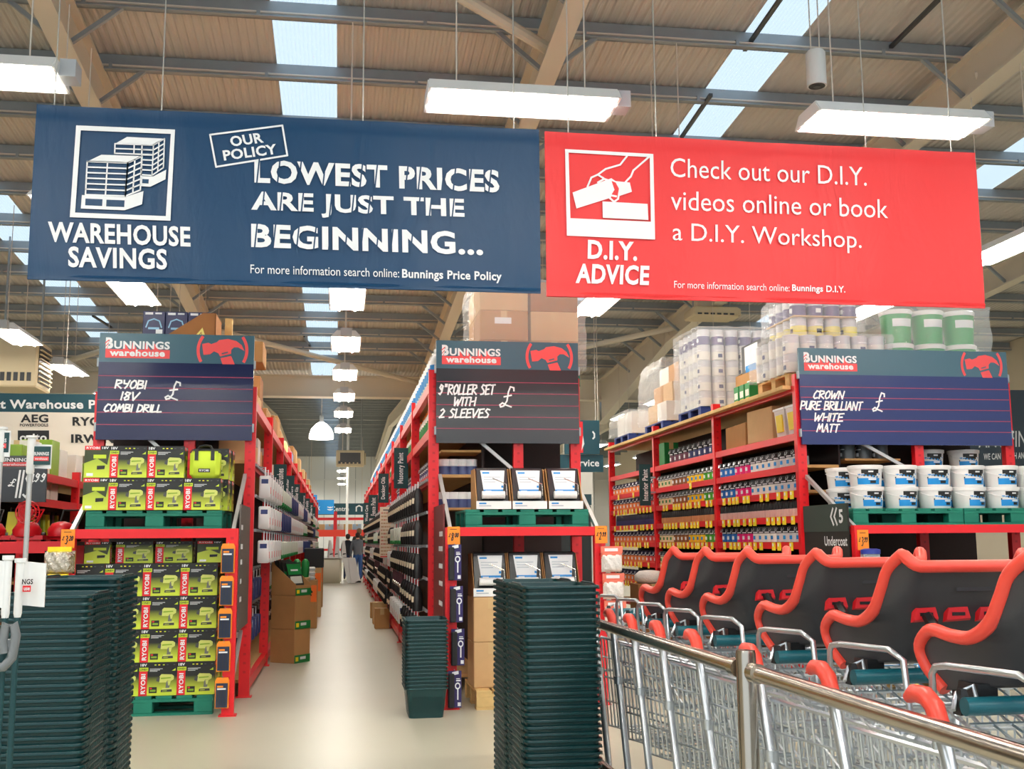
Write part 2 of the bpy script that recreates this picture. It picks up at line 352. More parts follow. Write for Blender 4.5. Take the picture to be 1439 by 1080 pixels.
for x in (-2.75, 3.55, 7.6):  # lamps added for brightness, continuing the rows out of sight
    for y in (18.55, 22.05, 25.5, 28.95):
        if not (x > 7 and y < 20): LK.put((x, y, LZ), 0, 'ceiling light added to the row behind the chalkboards and the goods on the rack tops', 'added ceiling lights hidden behind the boards')
for x in (-11, -7.8, -4.5, 6.0, 9, 12):  # lamps added to brighten the far bay, kept behind racks and boards
    for y in (38, 43, 48, 53, 58, 63, 68): LK.put((x, y, LZ), 0, 'far ceiling light added over the racks beyond the valley beam', 'far ceiling lights added over the back racks')
for y, d in ((4.4, 'first'), (.9, 'second'), (-2.6, 'third')):  # unseen lamps added overhead to brighten the fronts facing the camera
    for x in (-5.8, -2.75, 1.33, 4.37, 7.4): LK.put((x, y, LZ), R(90), 'unseen crosswise ceiling light added to the entrance above and behind the viewer, %s row' % d, 'added entrance ceiling lights, %s row' % d)
for x in (.06, -2.75, 3.55): LK.put((x, 11.45, LZ), 0, 'hidden aisle ceiling light added right behind the hanging banners', 'added ceiling lights behind the banners')  # hidden lamps added at the row spacing for more light
for x in (-8, -2.6, 2.8, 9): LK.put((x, 69.5, LZ), R(90), 'crosswise far ceiling light added to brighten the back wall', 'added crosswise lights along the back wall')  # lamps added to lift the dim back wall
m_ = MB(); m_.lathe([(.085, 0), (.085, .3), (.07, .32)], (0, 0, 0), WPLAS, 24)
r = thing('hanging_cylinder', 'white cylinder fitting hanging on thin cables above the red banner', 'ceiling_fitting', tuple(at(1148, 121, Y=8.6)))  # hanging cylinder fitting, gives no light
m_.build('cylinder', r, 40)
m_ = MB(); m_.lathe([(.07, -.004), (.07, .001)], (0, 0, 0), BLACK, 24); m_.lathe([(.03, -.01), (.03, -.004)], (0, 0, 0), GREY, 12); m_.build('opening', r)
for s in (-1, 1):
    m_ = MB(); m_.tube([(s*.04, 0, .3), (s*.04, .0, zr(8.6)-r.location.z-.1)], .006, PIPEW, 5); m_.build('cable', r)
r = thing('pendant_light', 'glowing bell-shaped pendant lamp over the far aisle', 'ceiling light', (-.58, 33.3, 4.35))
m_ = MB(); m_.lathe([(.36, 0), (.36, .12), (.3, .3), (.16, .45), (.08, .5)], (0, 0, 0), LENS, 20); m_.build('lamp_shade', r, 50)
m_ = MB(); m_.lathe([(.06, .5), (.06, .7)], (0, 0, 0), GALV, 10); m_.tube([(0, 0, .7), (0, 0, 1.96)], .012, PIPEW, 6); m_.build('stem', r)
def heater(loc, w, d, h, lab, rz=0):
    r = thing('unit_heater', lab, 'heater', loc, rz); bz = mat('heater_beige', (220, 204, 168), .5)
    m = MB(); m.bbox(-w/2, w/2, -d/2, d/2, 0, h, bz, .03); m.build('casing', r)
    m = MB()
    for k in range(6): m.box(-w/2+.08+k*w*.14, -w/2+.08+k*w*.14+w*.09, -d/2-.012, -d/2-.002, h*.12, h*.3, GREY)
    m.build('slot_vent', r)
    m = MB(); m.box(w/2+.001, w/2+.012, -d*.4, d*.4, h*.1, h*.9, BLACK)
    for k in range(8): m.box(w/2+.012, w/2+.05, -d*.4, d*.4, h*.12+k*h*.095, h*.12+k*h*.095+.02, bz)
    m.build('louvre_grille', r)
    for sx in (-1, 1):
        m = MB(); m.tube([(sx*w*.4, 0, h), (sx*w*.4, 0, zr(loc[1])-loc[2])], .02, GALV, 6); m.build('hanger_rod', r)
    return r
p = at(28, 548, Y=21); heater((p.x, 21, p.z), .8, 1.0, .86, 'large beige unit heater hanging at the far left')
p = at(488, 655, Y=40); r = heater((p.x+.1, 40, p.z), 1.0, .8, .55, 'beige unit heater hanging at the end of the central aisle')
m_ = MB(); m_.box(-.36, .36, -.42, -.402, .12, .46, GREY); m_.build('intake_grille', r)
p = at(1000, 448, Y=22); heater((p.x, 22, p.z), 1.0, .7, .2, 'flat beige heater panel under the roof behind the red banner')
# ------------------------------------------------------------------ hanging banners
def banner_mat(name, rgb):
    m = mat(name, rgb, .45, spec=.35); nt = m.node_tree; b = nt.nodes['Principled BSDF']
    tc = nt.nodes.new('ShaderNodeTexCoord'); mp = nt.nodes.new('ShaderNodeMapping'); mp.inputs['Scale'].default_value = (2.2, 1, .7)
    n = nt.nodes.new('ShaderNodeTexNoise'); n.inputs['Scale'].default_value = 1.6; n.inputs['Detail'].default_value = 4; n.inputs['Distortion'].default_value = .8
    bp = nt.nodes.new('ShaderNodeBump'); bp.inputs['Strength'].default_value = .2; bp.inputs['Distance'].default_value = .08
    nt.links.new(tc.outputs['Object'], mp.inputs[0]); nt.links.new(mp.outputs[0], n.inputs['Vector']); nt.links.new(n.outputs['Fac'], bp.inputs['Height']); nt.links.new(bp.outputs['Normal'], b.inputs['Normal'])
    return m
BBLUE = banner_mat('banner_blue', (2, 58, 96)); BRED = banner_mat('banner_red', (230, 54, 57))
BY = 7.5
def banner(name, lab, x0, x1, z0, z1, m, wires):
    r = thing(name, lab, 'banner', ((x0+x1)/2, BY, z0)); w = (x1-x0)/2; h = z1-z0
    b = MB(); nx, nz = 90, 30; vs = []
    for j in range(nz+1):
        for i in range(nx+1):
            x = -w+2*w*i/nx; z = h*j/nz
            d = .0035*math.sin(x*5+z*1.3)+.0025*math.sin(x*13+2*z)
            if j in (1, nz-1): d += .006
            vs.append((x, d, z))
    b.raw(vs, [(j*(nx+1)+i, j*(nx+1)+i+1, (j+1)*(nx+1)+i+1, (j+1)*(nx+1)+i) for j in range(nz) for i in range(nx)], m)
    b.box(-w, w, .012, .016, .0, h, m)
    b.build('fabric', r, 60)
    b = MB(); b.tube([(-w, .018, .025), (w, .018, .025)], .018, m, 8); b.build('hem_pole', r)
    for x in wires:
        b = MB(); b.tube([(x-r.location.x, .01, h-.01), (x-r.location.x, .01, zr(BY)-z0-.1)], .0045, mat('wire_grey', (190, 188, 182), .5), 5); b.build('suspension_wire', r)
    return r
def attach(b, name, parent):
    o = b.build(name, parent); o.matrix_parent_inverse = Matrix.Translation(-parent.location); return o
def q2(pts, sx=0): return [((sx+x*.5003), y*.5006) for x, y in pts]
def pxpoly(b, pts, m, Y=BY, off=.012): b.face([at(x, y, Y=Y-off) for x, y in pts], m)
def pxline(b, pts, w, m, Y=BY, off=.012):
    for (x0, y0), (x1, y1) in zip(pts, pts[1:]):
        d = Vector((x1-x0, y1-y0)); d.normalize(); a = Vector((-d.y, d.x))*w/2; e = d*w*.3
        pxpoly(b, [(x0-e.x-a.x, y0-e.y-a.y), (x1+e.x-a.x, y1+e.y-a.y), (x1+e.x+a.x, y1+e.y+a.y), (x0-e.x+a.x, y0-e.y+a.y)], m, Y, off); off += .00005
def ring4(b, o, i, m):
    for k in range(4): l = (k+1) % 4; pxpoly(b, [o[k], o[l], i[l], i[k]], m)
blue = banner('hanging_banner', 'wide dark blue banner about lowest prices hanging under the roof', -2.06, 1.382, 3.03, 4.237, BBLUE, (-1.95, -1.25, .12, 1.2))
b = MB()
ring4(b, [(107, 176), (246, 182), (239.5, 310), (98, 305)], [(113.5, 183), (240, 188), (233, 303.5), (105.5, 298.5)], WHITE)
def L(*p): return q2(p)
pxpoly(b, L((323, 403), (357, 384), (462, 389), (431, 407)), WHITE)
def gridface(a, bq, c, d, nu, nv, w):   # a top-left, b top-right, c bottom-right, d bottom-left (zoom pixels)
    for i in range(nu+1):
        t = i/nu; pxline(b, L((a[0]+(bq[0]-a[0])*t, a[1]+(bq[1]-a[1])*t), (d[0]+(c[0]-d[0])*t, d[1]+(c[1]-d[1])*t)), w, WHITE)
    for j in range(nv+1):
        t = j/nv; pxline(b, L((a[0]+(d[0]-a[0])*t, a[1]+(d[1]-a[1])*t), (bq[0]+(c[0]-bq[0])*t, bq[1]+(c[1]-bq[1])*t)), w, WHITE)
gridface((399, 406), (431, 407), (427, 492), (396, 490), 1, 6, 1.9); gridface((431, 407), (462, 389), (459, 470), (427, 492), 2, 6, 1.9)
gridface((323, 403), (431, 407), (430, 434), (322, 430), 2, 2, 1.9)
pxpoly(b, L((397, 494), (430, 495), (467, 476), (465, 503), (422, 524), (395, 522)), WHITE)
pxpoly(b, L((400, 502), (418, 503), (417, 515), (399, 514)), BBLUE, off=.0125)
bb = MB()
pxpoly(b, L((245, 453), (285, 434), (399, 438), (359, 457)), WHITE)
gridface((245, 453), (359, 457), (352, 550), (240, 546), 2, 6, 2.1); gridface((359, 457), (399, 438), (394, 533), (352, 550), 2, 6, 2.1)
pxpoly(b, L((230, 547), (350, 553), (403, 536), (399, 573), (350, 590), (227, 585)), WHITE)
pxpoly(b, L((240, 557), (288, 559), (287, 578), (239, 576)), BBLUE, off=.0125); pxpoly(b, L((299, 560), (350, 562), (349, 581), (298, 579)), BBLUE, off=.0125)
attach(b, 'pictogram', blue)
b = MB(); K = dict(Y=BY-.008)
def TQ(parent, *a, **k):
    q = MB(); q.textq(*a, **k); attach(q, 'lettering', parent)
TQ(blue, 'WAREHOUSE', (67.5, 340), (268, 347), (67.5, 311), WHITE, .03, **K)
TQ(blue, 'SAVINGS', (96, 375.5), (235, 379), (96, 346), WHITE, .03, **K)
c4 = L((590, 378), (793, 352), (807, 436), (607, 468))
for k in range(4): pxline(b, [c4[k], c4[(k+1) % 4]], 2.6, WHITE)
attach(b, 'stamp_outline', blue)
TQ(blue, 'OUR', (325.5, 206.5), (371, 200.5), (322, 192), WHITE, .03, **K); TQ(blue, 'POLICY', (315, 226), (390, 216.5), (312.5, 211.5), WHITE, .03, **K)
for t, bl, br, tl, cuts in (('LOWEST PRICES', (357.5, 257), (702, 271), (357.5, 224), (362, 391, 421, 455, 492, 507, 528, 571, 589, 622, 638, 660, 688)),
                      ('ARE JUST THE', (353, 302.5), (653, 312.5), (353, 268.5), (369, 394, 424, 464, 495, 518, 553, 588, 604, 636)),
                      ('BEGINNING...', (353, 347.5), (679, 359), (353, 314), (359, 385, 418, 442, 463, 486, 508, 530, 550, 578, 603))):
    b = MB(); b.textq(t, bl, br, tl, WHITE, .035, **K)
    for x in cuts:
        f = (x-bl[0])/(br[0]-bl[0]); y0 = tl[1]+(br[1]-bl[1])*f
        pxline(b, [(x+2.5, y0-1), (x-1.5, y0+36)], 2.0, BBLUE, off=.0135)
    attach(b, 'lettering', blue)
TQ(blue, 'For more information search online:', (352, 384), (561, 390), (352, 371.5), WHITE, 0, **K)
TQ(blue, 'Bunnings Price Policy', (565, 394), (705, 398), (565, 378), WHITE, .025, **K)
red = banner('hanging_banner', 'red banner about online videos and workshops hanging beside the blue one', 1.425, 4.79, 3.01, 4.228, BRED, (1.6, 2.26, 3.9, 4.6))
b = MB()
def L2(*p): return q2(p, 720)
ring4(b, L2((148, 418), (396, 432), (401, 672), (153, 661)), L2((158, 428), (386, 441), (389, 622), (163, 612)), WHITE)
pxpoly(b, L2((169, 540), (278, 500), (290, 508), (330, 512), (336, 538), (300, 550), (272, 556), (180, 585)), WHITE)
pxpoly(b, L2((253, 565), (380, 572), (382, 617), (254, 611)), WHITE)
pxpoly(b, L2((275, 506), (290, 512), (300, 530), (296, 560), (280, 565), (272, 552), (282, 532)), BRED, off=.0125)
for ln in (((322, 438), (303, 462), (262, 474), (240, 490), (222, 498), (211, 524)), ((384, 440), (340, 478), (333, 495), (322, 506), (302, 530), (297, 558), (286, 566), (274, 556), (276, 545), (284, 532), (276, 508), (258, 502), (240, 512)),
           ((240, 490), (256, 500)), ((278, 548), (292, 551))):
    pxline(b, L2(*ln), 2.6, WHITE, off=.0130)
attach(b, 'pictogram', red)
TQ(red, 'D.I.Y.', *L2((211, 727), (350, 733), (212, 673)), WHITE, .035, **K); TQ(red, 'ADVICE', *L2((177, 795), (383, 801), (180, 739)), WHITE, .035, **K)
TQ(red, 'Check out our D.I.Y.', *L2((444, 497), (995, 522), (444, 443)), WHITE, 0, **K)
TQ(red, 'videos online or book', *L2((445, 589), (1055, 613), (445, 535)), WHITE, 0, **K)
TQ(red, 'a D.I.Y. Workshop.', *L2((450, 690), (981, 712), (450, 625)), WHITE, 0, **K)
TQ(red, 'For more information search online:', *L2((454, 808), (778, 818), (454, 788)), WHITE, 0, **K)
TQ(red, 'Bunnings D.I.Y.', *L2((785, 822), (935, 827), (785, 798)), WHITE, .025, **K)

# ------------------------------------------------------------------ chalk price boards on the rack ends
HEADM = mat('board_header', (62, 98, 114), .35); LINEM = mat('board_line', (170, 60, 90), .5); CHALK = mat('chalk_white', (250, 250, 250), .6)
def chalk_board(lab, x0, x1, z0, z1, y, facem, lines):
    r = thing('chalk_price_board', lab, 'sign', ((x0+x1)/2, y, z0)); KS = .9426; r.scale = (KS, KS, KS); w = (x1-x0)/KS; h = (z1-z0)/KS; hd = h*.275
    b = MB(); b.box(-w/2, w/2, 0, .03, 0, h-hd, facem); b.build('writing_panel', r)
    b = MB(); b.box(-w/2, w/2, 0, .03, h-hd, h, HEADM); b.build('header_panel', r)
    fr = fr_front(-w/2, 0, h)
    b = MB()
    for f in (.405, .515, .63, .745, .86): b.rect(.004, w-.004, -f*h-.0035, -f*h+.0035, fr, LINEM)
    b.build('ruled_lines', r)
    b = MB(); B = Vector((0, 0))
    b.rect(.054, .625, -.232, -.152, fr, LOGORED, .002)
    b.text('B', .054, -.148, .066, .105, fr, WHITE, .06); b.text('UNNINGS', .128, -.147, .495, .074, fr, WHITE, .035)
    for k in range(3): b.poly([(.05+k*.005, -.09-k*.03), (.085-k*.004, -.06-k*.03), (.085-k*.004, -.07-k*.03), (.05+k*.005, -.103-k*.03)], fr, LOGORED, .004)
    for x in (.21, .285, .40, .475): b.poly([(x, -.152), (x+.006, -.085), (x+.05, -.152)], fr, LOGORED, .0025)
    b.text('warehouse', .092, -.216, .49, .064, fr, WHITE, .04, .004)
    b.build('shop_logo', r)
    b = MB(); cx, cz, R0, R1 = w-.287, -.145, .235, .207
    for k in range(120):
        a0, a1 = 2*math.pi*k/120, 2*math.pi*(k+1)/120
        P = [(cx+q*math.cos(a), cz+q*math.sin(a)) for q, a in ((R0, a0), (R0, a1), (R1, a1), (R1, a0))]
        if all(-hd <= p[1] <= 0 for p in P): b.poly(P, fr, LOGORED)
    S = .00125
    def hm(*p): return [(cx+(x-1102)*S, cz-(y-268)*S) for x, y in p]
    b.poly(hm((952, 222), (998, 212), (1018, 222), (1060, 206), (1075, 190), (1140, 180), (1200, 195), (1240, 225), (1262, 270), (1215, 243), (1185, 243), (1165, 262), (1165, 292), (1085, 314), (1072, 290), (1040, 277), (1012, 300), (965, 305)), fr, LOGORED)
    b.poly(hm((1088, 327), (1165, 308), (1192, 368), (1192, 372), (1104, 372)), fr, LOGORED)
    b.poly(hm((1095, 289), (1140, 276), (1142, 285), (1098, 298)), fr, HEADM, .0025)
    b.build('hammer_emblem', r)
    for s in (-1, 1):
        b = MB(); b.box(s*(w/2+.008)-.008, s*(w/2+.008)+.008, .0, .04, h*.08, h*.16, GALV); b.box(s*(w/2+.008)-.008, s*(w/2+.008)+.008, .0, .04, h*.68, h*.76, GALV); b.build('clip', r)
    for t, bl, br, tl in lines:
        b = MB(); b.handq(t, bl, br, tl, CHALK, .0145 if t != '£' else .014, off=.004, Y=y)
        o = b.build('chalk_writing', r); o.matrix_parent_inverse = (Matrix.Translation(r.location) @ Matrix.Scale(KS, 4)).inverted()
    for s in (-1, 1):
        b = MB(); b.box(s*(w/2-.1)-.02, s*(w/2-.1)+.02, .03, .044, 0, h, GALV); b.build('fixing_bar', r)
    return r
def z5(x, y): return (100+x/5.139, 440+y/5.14)
def z7(x, y): return (560+x/3.177, 400+y/3.176)
def z3(x, y): return (1090+x/3.857, 440+y/3.857)
NAVY_REFL = mat('board_navy_refl', (30, 35, 74), .2); CHAR = mat('board_charcoal', (52, 54, 58), .25); NAVY_REFL2 = mat('board_navy_refl_right', (36, 48, 104), .22)  # black boards; blue banner reflection put into the navy base colours
BDY = 9.82
chalk_board('chalk price board for a combi drill above the lime drill boxes', -2.074, -.768, 2.181, 3.11, BDY, NAVY_REFL,
    [('RYOBI', z5(318, 540), z5(545, 546), z5(318, 482)), ('18V', z5(360, 625), z5(498, 630), z5(360, 568)), ('COMBI DRILL', z5(240, 708), z5(650, 714), z5(240, 656)), ('£', z5(680, 620), z5(788, 628), z5(680, 488))])
chalk_board('chalk price board for a roller set above the roller cartons', .842, 2.153, 2.172, 3.104, BDY, CHAR,
    [('9"ROLLER SET', z7(180, 489), z7(432, 489), z7(180, 446)), ('WITH', z7(250, 539), z7(346, 539), z7(250, 502)), ('2 SLEEVES', z7(182, 592), z7(408, 592), z7(182, 554)), ('£', z7(452, 545), z7(515, 545), z7(452, 455))])
chalk_board('widest chalk price board, for white matt, above the white paint buckets', 4.30, 6.457, 2.18, 3.103, BDY, NAVY_REFL2,
    [('CROWN', z3(205, 461), z3(372, 464), z3(205, 420)), ('PURE BRILLIANT', z3(134, 521), z3(472, 526), z3(134, 476)), ('WHITE', z3(212, 583), z3(370, 586), z3(212, 541)), ('MATT', z3(222, 642), z3(346, 645), z3(222, 599)), ('£', z3(525, 530), z3(588, 532), z3(525, 430))])
# ------------------------------------------------------------------ pallets
def make_pallet(name, m, lab, w=1.03, d=.8, h=.145):
    r = thing(name, lab, 'pallet'); rd = random.Random(3)
    for k in range(7): b = MB(); x = -w/2+k*(w-.12)/6; b.bbox(x, x+.12, -d/2, d/2, h-.022, h, m, .003); b.build('deck_board', r)
    for j in range(3):
        y = -d/2+j*(d-.1)/2
        b = MB(); b.box(-w/2, w/2, y, y+.1, h-.044, h-.022, m); b.build('stringer_board', r)
        b = MB(); b.box(-w/2, w/2, y, y+.1, 0, .02, m); b.build('bottom_board', r)
        for i in range(3): b = MB(); x = -w/2+i*(w-.14)/2; b.bbox(x, x+.14, y, y+.1, .02, h-.044, m, .004); b.build('block', r)
    return r
GP = Kind(make_pallet('green_pallet', GREEN, 'pallet')); WP = Kind(make_pallet('wooden_pallet', WOOD, 'pallet', .95, .8)); BP = Kind(make_pallet('blue_pallet', BLUEP, 'pallet', 1.0, .9))

# ------------------------------------------------------------------ racking
YE, YU = 8.87, 9.9      # front posts of the rack ends, first tall uprights
def upright(b, x, y, z0, z1, m=RED, w=.09, d=.07):
    b.box(x-w/2, x+w/2, y-d/2, y+d/2, z0+.01, z1, m); b.box(x-w/2-.02, x+w/2+.02, y-d/2-.02, y+d/2+.02, z0, z0+.01, m)
    z = z0+.2
    while z < z1-.05: b.box(x-.012, x+.012, y-d/2-.0015, y-d/2-.0005, z, z+.02, DRED); z += .075
def end_cap(rack, x0, x1):
    for x in (x0+.045, x1-.045):
        b = MB(); upright(b, x, YE, 0, 1.41); b.lathe([(.018, 0), (.018, .004)], (x, YE-.037, .075), STEEL, 8); b.build('front_post', rack)
        b = MB(); b.bar((x, YE+.05, 1.39), (x, YU-.04, 1.88), .03, .035, BRACE); b.build('diagonal_brace', rack)
        b = MB(); b.bar((x, YE+.06, .12), (x, YU-.05, .55), .03, .03, BRACE); b.build('lower_brace', rack)
        b = MB(); b.box(x-.025, x+.025, YE+.035, YU-.035, 1.335, 1.40, RED); b.build('side_beam', rack)
    b = MB(); b.box(x0+.09, x1-.09, YE-.03, YE+.03, 1.34, 1.41, RED); b.build('front_beam', rack)
    b = MB(); b.box(x0+.05, x1-.05, YE+.03, YU-.04, 1.38, 1.408, mat('deck_dark', (60, 50, 46), .7)); b.build('shelf_deck', rack)
def run(name, lab, x0, x1, ys, top, face, levels, back_off, second=None):
    r = thing(name, lab, 'shelving', (0, 0, 0)); s = face; xf = x0 if s < 0 else x1; xo = x1 if s < 0 else x0
    for y in ys:
        b = MB(); upright(b, xf-s*.045, y, 0, top+.12); b.build('upright', r)
    for y in ys[:1]+ys[-1:]:
        for x in (xo+s*.045, (x0+x1)/2+.12): b = MB(); upright(b, x, y, 0, top+.06); b.build('upright', r)
    for x in ((x0+x1)/2+.12,):
        b = MB(); b.bar((x, ys[0], 1.9), (x0+.1, ys[0], 2.5), .03, .03, BRACE); b.build('diagonal_brace', r)
    for (y0, y1) in zip(ys, ys[1:]):
        for z in [top]+levels:
            b = MB(); b.box(xf-s*.06, xf-s*.01, y0+.035, y1-.035, z-(.05 if len(levels) > 6 else .07), z+.016, RED); b.build('shelf_beam', r)
    for z in [top]+levels:
        m = CHIP
        b = MB(); b.box(min(xf-s*.06, xf-s*back_off), max(xf-s*.06, xf-s*back_off), ys[0]+.04, ys[-1]-.04, z-.01, z+.018, m) if z != top else b.box(x0+.07, x1-.07, ys[0]+.04, ys[-1]-.04, z-.01, z+.018, m)
        b.build('shelf_board', r)
    b = MB(); xb = xf-s*back_off; b.box(xb-.01, xb+.01, ys[0]+.04, ys[-1]-.04, .05, top-.08, mat('back_panel_and_shade', (34, 22, 22), .8)); b.build('back_panel', r)
    return r
LY = [YU+2.42*k for k in range(13)]
rackL = run('pallet_rack', 'long red rack on the left side of the central aisle', -2.1, -.74, LY, 2.54, 1, [2.0, .12], .5)
rackM = run('pallet_rack', 'long red rack on the right side of the central aisle', .78, 2.17, LY[:12], 2.72, -1, [2.30, 1.88, .12], .5)
PLV = [2.28, 1.98, 1.741, 1.50, 1.251, .97, .683, .40, .12]
PYS = [9.9, 12.25, 14.75, 17.3]
rackP = run('pallet_rack', 'red paint rack full of small tins on the right', 4.27, 6.5, PYS, 2.74, -1, PLV, .45)
end_cap(rackL, -2.07, -.775); end_cap(rackM, .835, 2.14); end_cap(rackP, 4.30, 6.62)
for rk_, a_, c_ in ((rackL, -2.05, -1.27), (rackM, 1.31, 2.1), (rackP, 4.75, 6.4)):
    b = MB(); b.box(a_, c_, YU+.56, YU+.58, .05, 2.5, mat('back_panel_and_shade', (34, 22, 22), .8)); b.build('shade_sheet', rk_)  # near-black sheets standing in for the shade inside the rack ends
def side_panel(rack, x, fr, m, head=None):
    b = MB(); fr = fr(x, 0, 0); s = 1 if fr[1].y > 0 else -1
    y0, y1 = YE+.06, YU-.06; a, c = (y0, y1) if s > 0 else (-y1, -y0)
    b.slab([(a, .62), (c, .62), (c, 1.6), (a, 1.6)], fr, m, .012)
    o = b.build('side_panel', rack)
    return fr, a, c
PANB = mat('panel_brown', (92, 84, 78), .5); PANR = mat('panel_maroon', (112, 44, 44), .5)
fr, a, c = side_panel(rackL, -.765, fr_right, PANB)
for z in (1.42, 1.27, 1.15, 1.0, .86):
    b = MB(); b.rect(a+.02, a+.15+.05*((z*37) % 1), z-.02, z+.02, fr, WHITE); b.build('panel_text', rackL)
fr, a, c = side_panel(rackM, .825, fr_left, PANR)
for z in (1.36, 1.24, 1.1, .96, .8):
    b = MB(); b.rect(c-.30-.1*((z*37) % 1), c-.03, z-.02, z+.02, fr, WHITE); b.build('panel_text', rackM)
fr, a, c = side_panel(rackP, 4.29, fr_left, mat('panel_black', (32, 26, 22), .6))
b = MB(); b.rect(a, c, 1.36, 1.6, fr, mat('panel_green_head', (52, 66, 60), .5), .003); b.build('panel_header', rackP)
b = MB(); b.text('5', c-.16, 1.43, .08, .12, fr, WHITE, .03, .006)
for k in (0, 1): b.ribbon([(c-.2-.07*k, 1.56), (c-.25-.07*k, 1.49), (c-.2-.07*k, 1.42)], .025, fr, WHITE, .006)
b.build('aisle_number', rackP)
b = MB(); b.text('Undercoat', c-.47, 1.235, .45, .085, fr, WHITE, .02, .006); b.build('panel_lettering', rackP)
# price tickets on the paint rack rails
tk = MB(); tk.box(-.004, 0, -.043, .043, -.04, .04, YEL); tk.box(-.005, -.004, .0, .03, .0, .03, WHITE); ticket = tk.build('price_ticket', rackP); first = True
nt_ = 0; tkx = MB()
for bay in range(3):
    for z in PLV[1:7]:
        if bay == 0 and z in (1.98,): continue
        n = (13, 15, 12)[bay] if z < 1.9 else 3
        for k in range(n):
            if random.random() < .12: continue
            y = PYS[bay]+.15+(PYS[bay+1]-PYS[bay]-.3)*(k+.5*random.random())/n
            if nt_ >= 96:
                tkx.box(4.274, 4.278, y-.043, y+.043, z-.065, z+.015, YEL); tkx.box(4.273, 4.274, y, y+.03, z-.025, z+.005, WHITE); continue
            o = ticket if first else ticket.copy()
            if not first: C.objects.link(o); o.parent = rackP
            first = False; o.location = (4.278, y, z-.025); nt_ += 1

o = tkx.build('price_ticket_strip', rackP); o['kind'] = 'stuff'
b = MB()
for k in range(48): y = 9.96+.152*k; b.box(4.185, 4.268, y, y+.146, 2.722, 2.7575, WOOD)
b.build('deck_edge', rackP)
# ------------------------------------------------------------------ paint tins
def make_tin(name, r_, h, body, top, badge, lidc=None):
    b = MB(); b.lathe([(r_, 0), (r_, h*.55)], (0, 0, 0), body, 14); b.lathe([(r_, h*.55), (r_, h*.92), (r_*1.03, h*.93), (r_*1.03, h), (r_*.85, h*1.0), (r_*.82, h*.97)], (0, 0, 0), top, 14)
    b.arc(r_+.0015, h*.16, r_+.0015, h*.40, R(165), R(205), (0, 0, 0), badge, 4)
    b.arc(r_+.0015, h*.6, r_+.0015, h*.66, R(150), R(225), (0, 0, 0), WHITE, 5)
    b.tube([(-r_*1.04, -r_*.2, h*.88), (-r_*1.2, -r_*.1, h*.72), (-r_*1.2, r_*.3, h*.7), (-r_*1.04, r_*.5, h*.9)], .003, ZINC, 4)
    return b.build(name, None, 40)
TC = {'blue': ((36, 110, 190), BLACK, WHITE), 'pink': ((226, 30, 120), BLACK, WHITE), 'white': ((236, 234, 226), GREY, PBLUE), 'black': ((205, 205, 205), BLACK, PBLUE),
      'cream': ((240, 222, 180), GREY, GREENP), 'brown': ((150, 92, 50), GREY, WHITE), 'yellow': ((250, 205, 40), GREY, PBLUE), 'green': ((80, 170, 50), GREY, WHITE),
      'orange': ((240, 140, 80), mat('navy_cap', (34, 34, 66), .4), WHITE), 'red': ((236, 90, 84), mat('navy_cap', (34, 34, 66), .4), WHITE)}
SHELFN = {1.98: 'second', 1.741: 'third', 1.50: 'fourth', 1.251: 'fifth', .97: 'sixth', .683: 'seventh'}
BAYN = ['near bay', 'middle bay', 'far bay']
tins = {}
def tin_row(bay, z, seq, r_=.075, h=.155):
    y0, y1 = PYS[bay]+.06, PYS[bay+1]-.06; n = len(seq); p = (y1-y0)/n
    for k, c in enumerate(seq):
        key = (c, r_, h)
        if key not in tins: tins[key] = Kind(make_tin('paint_tin', r_, h, mat('tin_'+c, TC[c][0], .4), TC[c][1], TC[c][2]))
        t = tins[key].put((4.27+.03+r_, y0+p*(k+.5), z+.0195), 0)
        tag(t, '%s-labelled tin on the %s shelf of the red paint rack, %s' % (c, SHELFN[z], BAYN[bay]), 'paint tin', '%s tins on the %s shelf of the %s' % (c, SHELFN[z], BAYN[bay]))
near = ['black']*4+['white']*4+['pink']*3+['blue']*3
mid = ['green']*3+['yellow']*4+['brown']*4+['cream']*4
far = ['red']*3+['orange']*9
for z in (1.98, 1.741, 1.251, .97): tin_row(0, z, near)
for z in (1.98, 1.741, 1.251, .97, .683): tin_row(1, z, mid)
for z in (1.98, 1.741, 1.251, .97, .683): tin_row(2, z, far)
def make_pot(cap, body):
    b = MB(); b.lathe([(.034, 0), (.036, .05), (.034, .07)], (0, 0, 0), body, 8); b.lathe([(.034, .07), (.03, .14), (.02, .155)], (0, 0, 0), cap, 8); return b.build('spray_can', None, 40)
for bay, bm, nm, cp in ((0, mat('pot_rose', (226, 190, 180), .4), 'black-capped', BLACK), (1, mat('pot_tan', (208, 150, 100), .4), 'black-topped tan', BLACK), (2, mat('pot_navy', (60, 62, 110), .4), 'navy', mat('navy_cap', (34, 34, 66), .4))):
    kd = Kind(make_pot(cp, bm)); n = 28
    for k in range(n):
        t = kd.put((4.345, PYS[bay]+.1+(2.2)*k/(n-1), 1.5195), 0); tag(t, 'small %s can on the fourth shelf of the red paint rack' % nm, 'spray can', '%s cans on the fourth paint shelf' % nm)
